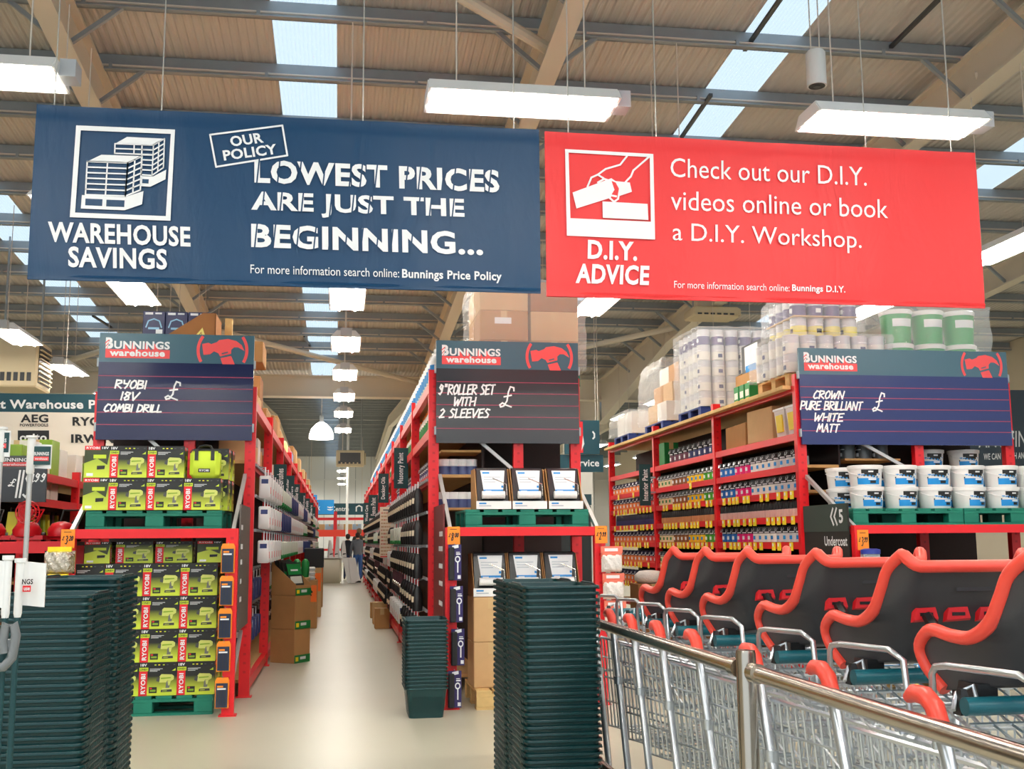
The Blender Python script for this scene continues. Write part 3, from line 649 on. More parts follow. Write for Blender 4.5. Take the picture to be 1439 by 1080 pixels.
# goods on the rack's upper shelf
def carton(w, d, h, m, name='cardboard_carton', tape=True, parts=True):
    r = thing(name, 'carton', 'carton'); b = MB(); b.bbox(-w/2, w/2, -d/2, d/2, 0, h, m, .005); b.build('box', r)
    if tape:
        b = MB(); b.box(-w/2-.001, w/2+.001, -.03, .03, h, h+.001, mat('tape', (206, 172, 120), .3)); b.box(-.03, .03, -d/2-.001, -d/2-.0002, h-.09, h, mat('tape', (206, 172, 120), .3)); b.build('tape', r)
    return r
def put_carton(w, d, h, m, loc, lab, rz=0, group=None, label=None):
    r = carton(w, d, h, m); r.location = loc; r.rotation_euler.z = rz; r['label'] = lab
    if group: r['group'] = group
    if label:
        b = MB(); b.rect(*label, fr_front(0, -d/2, 0), WHITE); b.build('shipping_label', r)
    return r
put_carton(.36, .62, .34, CARD2, (4.505, 10.95, 2.305), 'larger open brown carton on the top shelf of the paint rack', .05)
put_carton(.34, .7, .25, CARD, (4.52, 11.72, 2.305), 'lower brown carton on the top paint shelf beside the far open one', -.04)
for k, y in enumerate((10.12, 10.42)):
    r = thing('food_tub', 'clear tub with a yellow label on the top paint shelf, %s the chalkboard' % ('beside' if k == 0 else 'second from'), 'tub', (4.46, y, 2.302)); 
    b = MB(); b.hexa([(-.11, -.11, 0), (.11, -.11, 0), (.11, .11, 0), (-.11, .11, 0), (-.13, -.13, .27), (.13, -.13, .27), (.13, .13, .27), (-.13, .13, .27)], mat('tub_clear', (226, 218, 214), .3)); b.build('body', r)
    b = MB(); b.box(-.14, .14, -.14, .14, .27, .29, WPLAS); b.build('lid', r)
    b = MB(); b.hexa([(-.128, -.07, .05), (-.11, -.07, .05), (-.11, .07, .05), (-.128, .07, .05), (-.138, -.08, .22), (-.13, -.08, .22), (-.13, .08, .22), (-.138, .08, .22)], YEL); b.build('label', r)
for k in range(9):
    t = make_tin('paint_tin', .07, .18, mat('tin_plum', (120, 70, 90), .4) if k > 4 else mat('tin_steel', (60, 70, 120), .4), BLACK, WHITE); t.location = (4.4, 12.55+k*.2, 2.302)
    tag(t, ('plum' if k > 4 else 'blue')+'-labelled tin on the top shelf of the middle paint bay', 'paint tin', ('plum' if k > 4 else 'blue')+' tins on the top shelf of the middle bay')
put_carton(.2, .25, .3, GREENP, (4.42, 14.5, 2.302), 'green carton at the far end of the top shelf in the middle paint bay')
# aisle sign of the paint rack and hanging strips
def aisle_sign(lab, words, p0, p1, Y, side, xe=None):
    """a blade sign that sticks out into the aisle, facing the entrance"""
    a = at(*p0, Y=Y); c = at(p1[0], p1[1], Y=Y); x0, x1, z1, z0 = a.x, c.x, a.z, c.z
    r = thing('aisle_sign', lab, 'sign', ((x0+x1)/2, Y, z0)); w = x1-x0; h = z1-z0
    b = MB(); b.box(-w/2, w/2, 0, .015, 0, h, TEALD); b.build('panel', r)
    n = len(words)
    for i, t in enumerate(words):
        fr = (Vector((w/2-w*(n-1-i)/n-w*.24/n, 0, h*.12)), Vector((0, 0, 1)), Vector((-1, 0, 0)), Vector((0, -1, 0)))
        b = MB(); b.text(t, 0, 0, h*.76 if len(t) > 7 else h*.5, w*.5/n, fr, WHITE, .02, .003); b.build('lettering', r)
    sx = -1 if side < 0 else 1; xe = (xe if xe is not None else (-.738 if side < 0 else .778))-(x0+x1)/2
    b = MB(); e0, e1 = min(sx*(w/2-.02), xe), max(sx*(w/2-.02), xe); b.box(e0, e1, .0155, .022, h*.3, h*.34, GALV); b.box(e0, e1, .0155, .022, h*.66, h*.7, GALV); b.build('bracket', r)
aisle_sign('dark teal sign for interior paint on the paint rack', ['Interior Paint'], (898, 652), (915, 710), 14.65, 1, 4.272)
# ------------------------------------------------------------------ drill cartons
BOXF = grad_mat('drill_box_front', (205, 222, 60), (24, 26, 22), 0, .25, .28); BOXS = grad_mat('drill_box_side', (206, 224, 66), (120, 150, 40), 0, .25, .6)
DRILL_B = mat('drill_body', (206, 214, 110), .4); INK = mat('ink_black', (18, 18, 18), .45)
def drill_print(b, fr, ox, oz, w, h):
    def T(*p): return [(ox+x*w, oz+y*h) for x, y in p]
    b.poly(T((.0, .60), (.17, .55), (.20, .82), (.02, .76)), fr, mat('chuck', (70, 72, 72), .3), .0016)
    b.poly(T((.17, .52), (.55, .52), (.60, .62), (.82, .60), (.96, .68), (.97, .86), (.85, .95), (.28, .97), (.18, .86)), fr, DRILL_B, .0015)
    b.poly(T((.25, .70), (.80, .74), (.80, .80), (.25, .78)), fr, LIMED, .0018)
    b.poly(T((.55, .60), (.80, .60), (.72, .22), (.52, .22)), fr, mat('grip_print', (108, 112, 104), .4), .0015); b.poly(T((.62, .60), (.80, .60), (.74, .36), (.66, .36)), fr, DRILL_B, .0017)
    b.poly(T((.34, .22), (.84, .24), (.86, .14), (.30, .12)), fr, DRILL_B, .0015); b.poly(T((.28, .13), (.86, .15), (.88, .02), (.26, 0)), fr, mat('battery_print', (58, 60, 58), .4), .0016)
    b.poly(T((.34, .05), (.60, .06), (.60, .09), (.34, .08)), fr, LIME, .0019)
def make_drill_box(W, H, D):
    b = MB(); w = W/2; d = D/2
    b.raw([(-w, -d, 0), (w, -d, 0), (w, -d, H), (-w, -d, H)], [(0, 1, 2, 3)], BOXF)
    b.raw([(-w, d, 0), (w, d, 0), (w, d, H), (-w, d, H)], [(3, 2, 1, 0)], BOXS)
    b.raw([(-w, -d, 0), (-w, d, 0), (-w, d, H), (-w, -d, H)], [(3, 2, 1, 0)], BOXS); b.raw([(w, -d, 0), (w, d, 0), (w, d, H), (w, -d, H)], [(0, 1, 2, 3)], BOXS)
    b.raw([(-w, -d, H), (w, -d, H), (w, d, H), (-w, d, H)], [(0, 1, 2, 3)], INK); b.raw([(-w, -d, 0), (w, -d, 0), (w, d, 0), (-w, d, 0)], [(3, 2, 1, 0)], INK)
    fr = fr_front(-w, -d, 0)
    b.rect(.0, W, H*.86, H, fr, INK, .0008); b.rect(.0, W*.22, 0, H*.74, fr, PRED, .001); b.rect(0, W*.24, H*.74, H*.85, fr, LIME, .0012)
    b.text('ONE+', W*.02, H*.765, W*.2, H*.06, fr, INK, .02, .0022); b.text('18V', W*.03, H*.885, W*.17, H*.085, fr, WHITE, .03, .002)
    o = Vector((-w+W*.175, -d, H*.06)); b.text('RYOBI', 0, 0, H*.6, W*.12, (o, Vector((0, 0, 1)), Vector((-1, 0, 0)), Vector((0, -1, 0))), WHITE, .035, .003)
    for k, c in ((.4, LIME), (.5, YEL), (.62, LIME), (.72, GREY), (.9, GREY)): b.rect(W*k, W*k+W*.05, H*.91, H*.94, fr, c, .0015)
    for k in range(3): b.rect(W*.28, W*(.62-.07*k), H*(.80-.035*k), H*(.812-.035*k), fr, WHITE, .0015)
    b.poly([(W*.86, H*.74), (W*.96, H*.74), (W*.96, H*.82), (W*.92, H*.78)], fr, LIME, .0015)
    b.rect(W*.27, W*.48, H*.08, H*.26, fr, INK, .0012); b.rect(W*.30, W*.45, H*.12, H*.18, fr, LIMED, .0018); b.rect(W*.29, W*.35, H*.2, H*.24, fr, PRED, .0018)
    drill_print(b, fr, W*.46, H*.10, W*.48, H*.56)
    for fr2, L in ((fr_left(-w, d, 0), D), (fr_right(w, -d, 0), D)):
        b.rect(0, L, H*.87, H, fr2, PRED, .001); b.text('RYOBI', L*.06, H*.9, L*.52, H*.07, fr2, WHITE, .03, .002); b.rect(L*.62, L, H*.87, H, fr2, INK, .0012); b.text('18V', L*.68, H*.9, L*.26, H*.07, fr2, WHITE, .03, .002)
        b.poly([(0, H*.87), (L, H*.87), (L*.9, H*.4), (L*.5, H*.6), (0, H*.45)], fr2, mat('box_dark_swirl', (52, 62, 24), .4), .0008)
        b.rect(L*.35, L*.85, H*.6, H*.72, fr2, LIME, .0015); b.poly([(L*.5, H*.25), (L*.8, H*.27), (L*.82, H*.38), (L*.5, H*.37)], fr2, INK, .0015); b.rect(L*.1, L*.36, H*.05, H*.14, fr2, WHITE, .0015)
    return b.build('drill_carton')
DB = Kind(make_drill_box(.28, .248, .19)); DS = Kind(make_drill_box(.28, .168, .19))
YF = 9.0
GP.put((-1.435, YF+.42, 1.4105), 0, 'green pallet on the left rack end, under two rows of lime drill cartons')
PT = 1.557
for r_, (z, xs) in enumerate(((PT, (-1.645, -1.361, -1.077)), (PT+.252, (-1.645, -1.361)))):
    for i, x in enumerate(xs):
        DB.put((x, YF+.1, z+.002), 0, 'lime drill carton, %s row of the upper pallet, %s' % (('bottom', 'top')[r_], ('beside the end-on carton', 'in the middle' if r_ == 0 else 'beside the lime tool bag', 'at the aisle end')[i]))
    DB.put((-1.88, YF+.145, z+.002), R(90), 'end-on lime drill carton at the outer end of the %s row on the upper pallet' % ('bottom', 'top')[r_])
    for i, y in enumerate((.32, .53)):
        DB.put((-1.04+.01*i, YF+y, z+.002), 0, 'half-hidden lime drill carton behind the upper pallet front, %s row, %s' % (('lower', 'upper')[r_], ('nearer', 'deeper')[i]))
# lime tool bag
r = thing('tool_bag', 'lime soft tool bag with black handles on the upper drill cartons', 'bag', (-1.067, YF+.1, PT+.252)); LB = mat('bag_lime', (202, 226, 60), .7)
b = MB(); b.bbox(-.115, .115, -.09, .09, 0, .225, LB, .03); b.build('body', r, 40)
for s in (-1, 1):
    b = MB(); b.box(s*.062-.014, s*.062+.014, -.094, -.0905, .14, .23, BLACK); b.tube([(s*.062, -.085, .22), (s*.04, -.05, .255), (0, -.03, .262)], .009, BLACK, 6); b.build('handle', r, 40)
b = MB(); b.rect(-.045, .045, .045, .075, fr_front(0, -.09, 0), INK); b.text('RYOBI', -.036, .051, .072, .018, fr_front(0, -.09, 0), WHITE, .02, .004); b.build('label', r)
b = MB(); b.tube([(-.112, -.075, .2), (-.1, -.075, .222), (.1, -.075, .222), (.112, -.075, .2)], .006, BLACK, 6); b.build('zip', r)
# lower pallet
GP.put((-1.46, 9.37, 0), 0, 'green pallet on the floor under the lower drill cartons')
for row in range(4):
    z = .147+.25*row
    for i, x in enumerate((-1.078, -1.36, -1.642, -1.926)):
        if i == 3 and row < 3: continue
        DB.put((x, YF+.09, z), 0, 'lime drill carton, %s row of the floor stack, %s' % (('bottom', 'second', 'third', 'top')[row], ('at the aisle end', 'second from the aisle', 'third from the aisle, behind the baskets', 'farthest from the aisle')[i]))
    for i in range(2): DB.put((-1.078+.012*i, YF+.29+.2*i, z), 0, 'lime drill carton on the floor stack aisle side, %s row, %s' % (('bottom', 'second', 'third', 'top')[row], ('behind the front one', 'deepest')[i]))
for i, (x, rz) in enumerate(((-1.86, R(90)), (-1.59, 0), (-1.29, 0), (-1.01, R(-90)))):
    DS.put((x, YF+.2, 1.148), rz, 'flat drill carton just under the red beam, %s from the left' % ORD[i].replace('nearest', 'first'))
# blister packs hanging on the posts
def make_bits():
    r = thing('bit_set', 'bits', 'blister pack'); b = MB()
    b.slab([(-.05, 0), (.05, 0), (.052, .2), (.04, .225), (-.04, .225), (-.052, .2)], fr_front(0, 0, 0), ORANGE, .03); b.build('case', r)
    b = MB(); b.box(-.043, .043, -.012, -.0005, .008, .185, mat('bit_navy', (46, 54, 78), .2)); b.build('window', r)
    b = MB(); fr = fr_front(0, -.012, 0)
    for k in range(9):
        for j in range(3): b.rect(-.035+.024*j, -.018+.024*j, .02+.013*k, .026+.013*k, fr, INK)
    b.rect(-.034, .01, .155, .168, fr, ORANGE); b.rect(-.034, .03, .138, .15, fr, WHITE); b.build('bits', r)
    b = MB(); b.tube([(0, .0, .215), (0, .03, .23)], .004, GALV, 5); b.build('hook', r)
    return r
kb = Kind(make_bits())
for i, z in enumerate((1.06, .815, .57, .325, .055)):
    kb.put((-.845-.004*i, YE-.068, z+.01), R((0, -2, 2, 1, -1)[i]), 'orange-framed bit set on the left rack post, %s from the top' % ORD[i].replace('nearest', 'first'))
def make_purple():
    r = thing('brush_pack', 'brush', 'blister pack'); pm = mat('pack_purple', (44, 32, 92), .35); b = MB(); b.box(-.052, .052, -.008, 0, 0, .28, pm); b.build('card', r)
    b = MB(); b.bbox(-.052, -.005, -.035, -.0085, .0, .26, mat('bristle_black', (32, 32, 36), .7), .008); b.build('brush_pad', r)
    fr = fr_front(0, -.008, 0); b = MB(); n = 14
    for k in range(n):
        a, c = 2*math.pi*k/n, 2*math.pi*(k+1)/n; P = [(.022+q*math.cos(t), .165+q*1.2*math.sin(t)) for q, t in ((.022, a), (.022, c), (.013, c), (.013, a))]
        b.poly(P, fr, WHITE)
    b.rect(.018, .028, .06, .14, fr, WHITE); b.rect(.01, .045, .2, .21, fr, WHITE); b.rect(.01, .04, .216, .222, fr, WHITE); b.rect(.022, .046, .012, .04, fr, WHITE); b.build('print', r)
    b = MB(); b.poly([(-.02, .245), (.03, .255), (.028, .28), (-.022, .27)], fr_front(0, -.009, 0), WHITE); b.build('sticker', r)
    b = MB(); b.tube([(0, -.004, .27), (0, .03, .285)], .004, GALV, 5); b.build('hook', r)
    return r
kp = Kind(make_purple())
for i, z in enumerate((.99, .665, .335, .015)):
    kp.put((.905+.012*(i % 3), YE-.068, z+.004), R((0, 3, -2, 1)[i]), 'purple brush pack on the middle rack post, %s from the top' % ORD[i].replace('nearest', 'first'))
def price_tag(x, y, z, txt, lab, w=.1, h=.14):
    r = thing('price_tag', lab, 'price tag', (x, y, z)); b = MB(); b.box(-w/2, w/2, 0, .003, 0, h, ORANGE); b.build('card', r)
    b = MB(); fr = fr_front(0, 0, 0); b.hand(txt[0], -w*.18, h*.22, w*.18, h*.42, fr, INK, .007, .003); b.hand(txt[1], w*.1, h*.4, w*.28, h*.24, fr, INK, .006, .003); b.hand('£', -w*.4, h*.42, w*.14, h*.2, fr, INK, .004, .003); b.rect(-w*.3, w*.25, h*.84, h*.87, fr, INK); b.build('writing', r)
price_tag(-2.03, YE-.04, 1.27, ('3', '20'), 'orange handwritten price tag of 3.20 on the outer left rack post')
price_tag(.90, YE-.04, 1.275, ('8', '00'), 'orange handwritten price tag above the purple brush packs')
price_tag(2.105, YE-.04, 1.275, ('2', '99'), 'orange handwritten 2.99 price tag on the post beside the white-red bags')
price_tag(4.37, YE-.04, 1.20, ('3', '99'), 'orange price tag on the post beside the undercoat panel', .1, .17)
def pillow(b, w, h, d, m, n=10, zlo=0):
    vs = []; 
    for j in range(n+1):
        for i in range(n+1):
            u, v = i/n*2-1, j/n*2-1; k = max(0, (1-u**4)*(1-v**4))**.5
            vs.append((u*w/2, -d*k*(1+.18*math.sin(9*u+5*v)), zlo+(v+1)*h/2))
    b.raw(vs, [(j*(n+1)+i, j*(n+1)+i+1, (j+1)*(n+1)+i+1, (j+1)*(n+1)+i) for j in range(n) for i in range(n)], m); b.box(-w/2, w/2, 0, .004, zlo, zlo+h, m)
for i, z in enumerate((1.045, .83, .615)):
    r = thing('cloth_bag', 'white-red cloth bag on the middle rack end, %s from the top' % ORD[i].replace('nearest', 'first'), 'bag', (2.175+.01*i, YE-.09, z))
    b = MB(); pillow(b, .17, .15, .07, mat('cloth_white', (240, 232, 226), .6, bump=.6, bscale=60)); b.build('bundle', r, 60)
    b = MB(); b.box(-.09, .09, -.012, .002, .15, .205, mat('bag_header', (236, 120, 96), .4)); pillow(b, .176, .05, .05, mat('bag_header', (236, 120, 96), .4), 6, .105); b.rect(-.06, .05, .165, .19, fr_front(0, -.012, 0), WHITE); b.build('header_card', r, 60)
    b = MB(); b.tube([(0, 0, .2), (-.05, .06, .205)], .004, GALV, 5); b.build('hook', r)
r = thing('foil_bag', 'crinkled silver bag with a yellow label on the outer left rack post', 'bag', (-2.07, YE-.085, 1.08))
b = MB(); pillow(b, .22, .17, .09, mat('foil', (214, 208, 196), .18, .85, bump=1.0, bscale=45), 12); b.build('bag', r, 60)
b = MB(); b.box(-.085, .085, -.02, .003, .16, .2, YEL); b.build('header_card', r)
b = MB(); b.box(-.07, .07, -.045, -.005, -.025, .0, YEL); b.build('base_label', r)
b = MB(); b.tube([(0, 0, .19), (.03, .05, .2)], .004, GALV, 5); b.build('hook', r)
r = thing('bottle_pack', 'clear pack with a blue lid hanging beside the undercoat panel', 'blister pack', (4.40, YE-.085, .93))
b = MB(); b.hexa([(-.06, -.05, 0), (.07, -.05, 0), (.07, 0, 0), (-.06, 0, 0), (-.085, -.06, .24), (.06, -.06, .24), (.06, 0, .24), (-.085, 0, .24)], mat('clear_pack', (206, 210, 214), .15, .4, bump=.8, bscale=40)); b.build('pack', r)
b = MB(); b.lathe([(.08, .24), (.08, .275), (.05, .285)], (-.012, -.04, 0), mat('lid_blue', (40, 60, 150), .4), 14); b.build('lid', r, 40)

# ------------------------------------------------------------------ roller set display cartons
def make_roller_carton(base):
    r = thing('roller_display_carton', 'c', 'display carton'); W_, D_ = .285, .4
    b = MB(); w = W_/2
    for s in (-1, 1): b.slab([(0, 0), (D_, 0), (D_, .34), (.16, .34), (0, .07)], (Vector((s*w, 0, 0)), Vector((0, 1, 0)), Vector((0, 0, 1)), Vector((s, 0, 0))), CARD, .005)
    b.box(-w, w, D_-.005, D_, 0, .34, CARD); b.box(-w, w, 0, D_, 0, .005, CARD); b.build('carton', r)
    b = MB(); b.box(-w-.002, w+.002, -.006, -.001, 0, .065, WPLAS); fr = fr_front(-w, -.006, 0); b.rect(.02, .08, .04, .052, fr, PBLUE); b.rect(.02, .12, .022, .03, fr, mat('print_grey', (180, 190, 200), .5)); b.build('front_lip', r)
    return r
def make_roller_set():
    r = thing('roller_set', 's', 'roller set'); tm = mat('tray_black', (34, 36, 40), .3); b = MB()
    b.hexa([(-.13, .02, .01), (.13, .02, .01), (.13, .07, .01), (-.13, .07, .01), (-.128, .13, .335), (.128, .13, .335), (.128, .2, .345), (-.128, .2, .345)], tm); b.build('tray', r)
    fr = (Vector((-.13, .02, .01)), Vector((1, 0, 0)), Vector((0, .11, .325)).normalized(), Vector((0, -.325, .11)).normalized())
    b = MB(); b.poly([(.055, .15), (.22, .15), (.24, .325), (.035, .325)], fr, WHITE); b.poly([(.06, .11), (.215, .11), (.22, .155), (.055, .155)], fr, PBLUE, .003)
    b.rect(.07, .12, .12, .145, fr, WHITE, .004); b.rect(.13, .17, .12, .14, fr, mat('pale_blue', (150, 200, 230), .5), .004); b.rect(.05, .11, .295, .31, fr, PBLUE, .004)
    for k in range(3): b.rect(.06, .2-.02*k, .262-.022*k, .268-.022*k, fr, mat('print_grey', (180, 190, 200), .5), .004)
    b.rect(.205, .222, .17, .19, fr, PBLUE, .004); b.build('label_card', r)
    b = MB(); b.tube([(-.095, .012, .11), (.095, .012, .11)], .032, mat('roller_fleece', (244, 244, 242), .9, bump=.5, bscale=120), 12); b.build('roller_sleeve', r, 50)
    b = MB(); b.tube([(.095, .012, .11), (.112, .012, .11), (.112, .03, .2), (.0, .06, .25)], .004, STEEL, 6); b.build('frame', r)
    return r
kc = Kind(make_roller_carton(0)); ks = Kind(make_roller_set())
POS = ('beside the aisle post', 'in the middle', 'farthest from the aisle')
GP.put((1.53, YF+.42, 1.4105), 0, 'green pallet on the middle rack end, under three roller cartons')
for i, x in enumerate((1.25, 1.55, 1.855)):
    kc.put((x, YF+.02, PT+.002), 0, 'display carton of roller sets on the green pallet, '+POS[i]); ks.put((x, YF+.03, PT+.008), 0, 'black roller tray set with a white card on the upper pallet, '+POS[i])
WP.put((1.545, 9.16, 0), 0, 'pale wooden pallet on the floor of the middle rack end')
for i, x in enumerate((1.215, 1.51, 1.805)):
    for j in range(2): put_carton(.292, .42, .352, CARD2, (x, YF+.13, .147+.354*j), 'plain brown carton, %s layer under the roller sets, %s' % (('bottom', 'upper')[j], POS[i]), 0, None, (.03, .08, .1, .15) if (j, i) == (1, 0) else None)
    kc.put((x, YF-.06, .858), 0, 'display carton of roller sets on the brown cartons, '+POS[i]); ks.put((x, YF-.05, .864), 0, 'black roller tray set on the brown cartons, '+POS[i])

# ------------------------------------------------------------------ white paint buckets
def make_bucket():
    r = thing('paint_bucket', 'b', 'bucket'); b = MB(); b.lathe([(.127, 0), (.131, .005), (.145, .165), (.149, .168)], (0, 0, 0), WPLAS, 28); b.build('body', r, 35)
    b = MB(); b.lathe([(.152, .158), (.154, .186), (.145, .19), (.14, .186)], (0, 0, 0), WPLAS, 28); b.build('lid', r, 35)
    b = MB(); c = (0, 0, 0); a0, a1 = R(-138), R(-52)
    b.arc(.1335, .02, .1384, .075, a0, a1, c, PBLUE, 12); b.arc(.1412, .115, .1446, .15, R(-122), R(-58), c, INK, 10); b.arc(.1398, .095, .1419, .118, R(-112), R(-66), c, INK, 8)
    for k in range(16):
        a = a0+(a1-a0)*((k*.618) % 1); z = .075+.03*((k*.37) % 1); b.arc(.1358+z*.055, z, .1363+z*.055, z+.012, a, a+R(4+3*((k*.7) % 1)), c, PBLUE if k % 3 else INK, 2)
    b.arc(.1434, .125, .1455, .138, R(-98), R(-80), c, WHITE, 3); b.arc(.1382, .058, .14, .073, R(-98), R(-68), c, WHITE, 4); b.arc(.1362, .03, .1382, .052, R(-92), R(-70), c, INK, 4)
    b.build('label', r)
    b = MB(); b.tube([(-.153, .01, .14), (-.148, -.05, .12), (-.1, -.112, .1)], .003, WPLAS, 5); b.build('handle', r)
    return r
kk = Kind(make_bucket()); rb = random.Random(5)
GP.put((4.90, YF+.42, 1.4105), 0, 'green pallet on the right rack end under the left half of the white buckets'); GP.put((5.937, YF+.42, 1.4105), 0, 'green pallet at the right edge under the white buckets')
for lay in range(2):
    for i in range(6):
        kk.put((4.605+.325*i, YF+.2, PT+.19*lay), R(rb.uniform(-12, 22)), 'white blue-label bucket, front %s row on the green pallets, %s from left' % (('lower', 'upper')[lay], ORD[i].replace('nearest', 'first')))
    for i in range(5):
        kk.put((4.56+.36*i, YF+.56, PT+.19*lay), R(rb.uniform(-15, 25)), 'half-hidden white bucket, back %s row on the green pallets, %s from left' % (('lower', 'upper')[lay], ORD[i].replace('nearest', 'first')))
WP.put((5.25, 9.4, 0), 0, 'wooden pallet on the floor under the lower white buckets')
for lay in range(5):
    for i in range(5):
        kk.put((4.69+.30*i+.02*i, YF+.22, .147+.19*lay+.1*0), R(rb.uniform(-12, 22)), 'white bucket under the red beam, %s layer, %s from the post' % (('bottom', 'fourth', 'third', 'second', 'top')[lay], ORD[i].replace('nearest', 'first')))
# tins on the shelves inside the middle and right rack ends
def end_shelf(rack, x0, x1, zs):
    for z in zs: b = MB(); b.box(x0, x1, YU+.05, YU+.5, z-.02, z, CHIP); b.build('end_shelf', rack)
end_shelf(rackM, .9, 1.265, (1.60, 2.12)); end_shelf(rackP, 4.78, 5.35, (1.60, 1.86, 2.06))
kq = Kind(make_tin('paint_tin', .055, .14, mat('tin_cobalt', (70, 84, 130), .4), WPLAS, WHITE))
for z, nm in ((1.6, 'lowest'), (1.898, 'middle')):
    for k in range(4): tag(kq.put((.935+.083*k, YU+.14, z+.0015)), 'blue and white tin on the %s chipboard shelf behind the roller cartons' % nm, 'paint tin', 'tins on the %s chipboard shelf' % nm)
kq2 = Kind(make_tin('paint_tin', .075, .14, mat('tin_dark', (70, 74, 76), .3), GREY, WHITE))
for k in range(3): tag(kq2.put((4.86+.17*k, YU+.16, 2.0615)), 'dark grey tin on the chipboard shelf just under the right chalkboard', 'paint tin', 'dark tins under the right chalkboard')
# ------------------------------------------------------------------ signs in the central aisle
for words, p0, p1, Y, nm in ((['Paint Brushes'], (385, 652), (402, 702), 13.6, 'paint brushes'), (['Paint Roller', 'Covers'], (401, 668), (413, 708), 16.3, 'roller covers'), (['Paint Roller Kits'], (412, 680), (421, 716), 18.9, 'roller kits'),
                             (['Trays', '& Buckets'], (420, 692), (429, 726), 21.7, 'trays and buckets'), (['Paint Tools'], (427, 700), (435, 731), 24.6, 'paint tools'), (['Cleaners'], (434, 706), (440, 736), 28, 'cleaners'), (['Fillers'], (438, 712), (443, 737), 31.5, 'fillers')):
    aisle_sign('dark teal blade sign for %s on the left aisle rack' % nm, words, p0, p1, Y, -1)
for words, p0, p1, Y, nm in ((['Masonry Paint'], (554, 629), (573.5, 686), 13.3, 'masonry paint'), (['Decking Oils'], (532, 665), (546, 706), 17.6, 'decking oils'), (['Fence Paint'], (518, 695), (531, 728), 22.4, 'fence paint'), (['Wood Care'], (511, 706), (519, 736), 26.6, 'wood care')):
    aisle_sign('dark teal blade sign for %s on the right aisle rack' % nm, words, p0, p1, Y, 1)
a = at(534, 712, Y=15.9); c = at(556, 783, Y=15.9)
r = thing('wall_chart', 'cream printed colour chart board standing out from the right aisle rack', 'chart', (a.x, 15.9, c.z)); w = .79-a.x; h = a.z-c.z
b = MB(); b.box(0, w, 0, .012, 0, h, mat('chart_cream', (238, 222, 200), .6)); b.build('board', r)
b = MB(); fr = fr_front(0, 0, 0); rr = random.Random(2)
for k in range(13):
    z = h*(.05+.068*k); x = w*.08
    while x < w*.85: d = w*(.06+.12*rr.random()); b.rect(x, x+d, z, z+h*.028, fr, mat(('chart_tan', 'chart_rose', 'chart_brown')[rr.randrange(3)], ((206, 168, 130), (216, 140, 120), (140, 104, 80))[rr.randrange(3)], .6)); x += d+w*.03
b.rect(w*.2, w*.8, h*.93, h*.95, fr, GREY); b.rect(w*.05, w*.95, .01*h, .03*h, fr, PRED); b.build('swatches', r)
# ------------------------------------------------------------------ goods in the aisle racks
def make_hang(kind):
    b = MB(); w = .11
    if kind == 'navy': b.bbox(-.05, .05, -w/2, w/2, 0, .2, mat('pk_navy', (40, 56, 110), .4), .01); b.box(-.03, .03, -w/2-.001, w/2+.001, .12, .17, WHITE)
    if kind == 'white': b.bbox(-.05, .05, -w/2, w/2, 0, .2, mat('pk_white', (228, 228, 226), .4), .01); b.box(-.02, .051, -.03, .03, .04, .1, PRED); b.box(-.03, .03, -w/2-.001, w/2+.001, .13, .17, mat('pk_navy', (40, 56, 110), .4))
    if kind == 'green': b.bbox(-.05, .05, -w/2, w/2, 0, .19, mat('pk_pale', (214, 220, 206), .4), .01); b.bbox(-.053, .053, -w/2-.003, w/2+.003, 0, .05, GREENP, .01)
    if kind == 'brush':
        b.bbox(-.02, .02, -.045, .045, 0, .10, mat('bristle_dark', (44, 36, 36), .8), .01); b.bbox(-.022, .022, -.047, .047, .1, .14, STEEL, .004); b.lathe([(.018, .14), (.014, .2), (.02, .26)], (0, 0, 0), mat('handle_plum', (96, 60, 70), .4), 8)
    if kind == 'black': b.lathe([(.045, 0), (.05, .06), (.045, .16), (.02, .22)], (0, 0, 0), BLACK, 10); b.box(.0, .053, -.03, .03, .08, .13, mat('pk_cream', (226, 210, 180), .5))
    b.box(-.004, .004, -.012, .012, .185, .28, WHITE if kind != 'brush' else GALV)
    b.tube([(0, 0, .27), (-.06, 0, .285)], .004, GALV, 4)
    return b.build('hanging_pack', None, 40)
HK = {k: Kind(make_hang(k)) for k in ('navy', 'white', 'green', 'brush', 'black')}
HLAB = {'navy': 'navy carded pack with a white label', 'white': 'white pack with a red patch', 'green': 'pale pack with a green base', 'brush': 'dark bristled paint brush', 'black': 'black rounded tool with a cream card'}
def side_goods(rack, s, x, ys, rows, seq, where):
    rest = MB()
    for bi, (y0, y1) in enumerate(zip(ys, ys[1:])):
        n = 6 if bi < 3 else 5
        for ri, z in enumerate(rows):
            kn = seq[(bi*2+ri*(bi % 3)) % len(seq)]
            for k in range(n):
                y = y0+.22+(y1-y0-.44)*k/(n-1)
                if s < 0 and 15.6 < y < 16.25: continue
                if bi < 5:
                    o = HK[kn].put((x, y, z), 0 if s > 0 else R(180))
                    tag(o, '%s hanging in %s, %s bay' % (HLAB[kn], where, ORD[bi]), 'packaged tool', '%s packs of %s, %s bay' % (kn, where, ORD[bi]))
                else:
                    src = HK[kn].root.data; rest.m += [rest.mi(src.materials[p.material_index]) for p in src.polygons]; nv = len(rest.v)
                    sg = 1 if s > 0 else -1
                    rest.v += [(x+sg*v.co.x, y+sg*v.co.y, z+v.co.z) for v in src.vertices]; rest.f += [tuple(q+nv for q in p.vertices) for p in src.polygons]
    o = rest.build('far_packaged_tools'); tag(o, 'many small packs hanging in the far bays of '+where, 'packaged tools', None, 'stuff')
    for z in rows:
        b = MB(); xr = x+s*-.072; b.box(xr-.008, xr+.008, ys[0]+.04, ys[-1]-.04, z+.275, z+.30, GALV); b.build('peg_rail', rack)
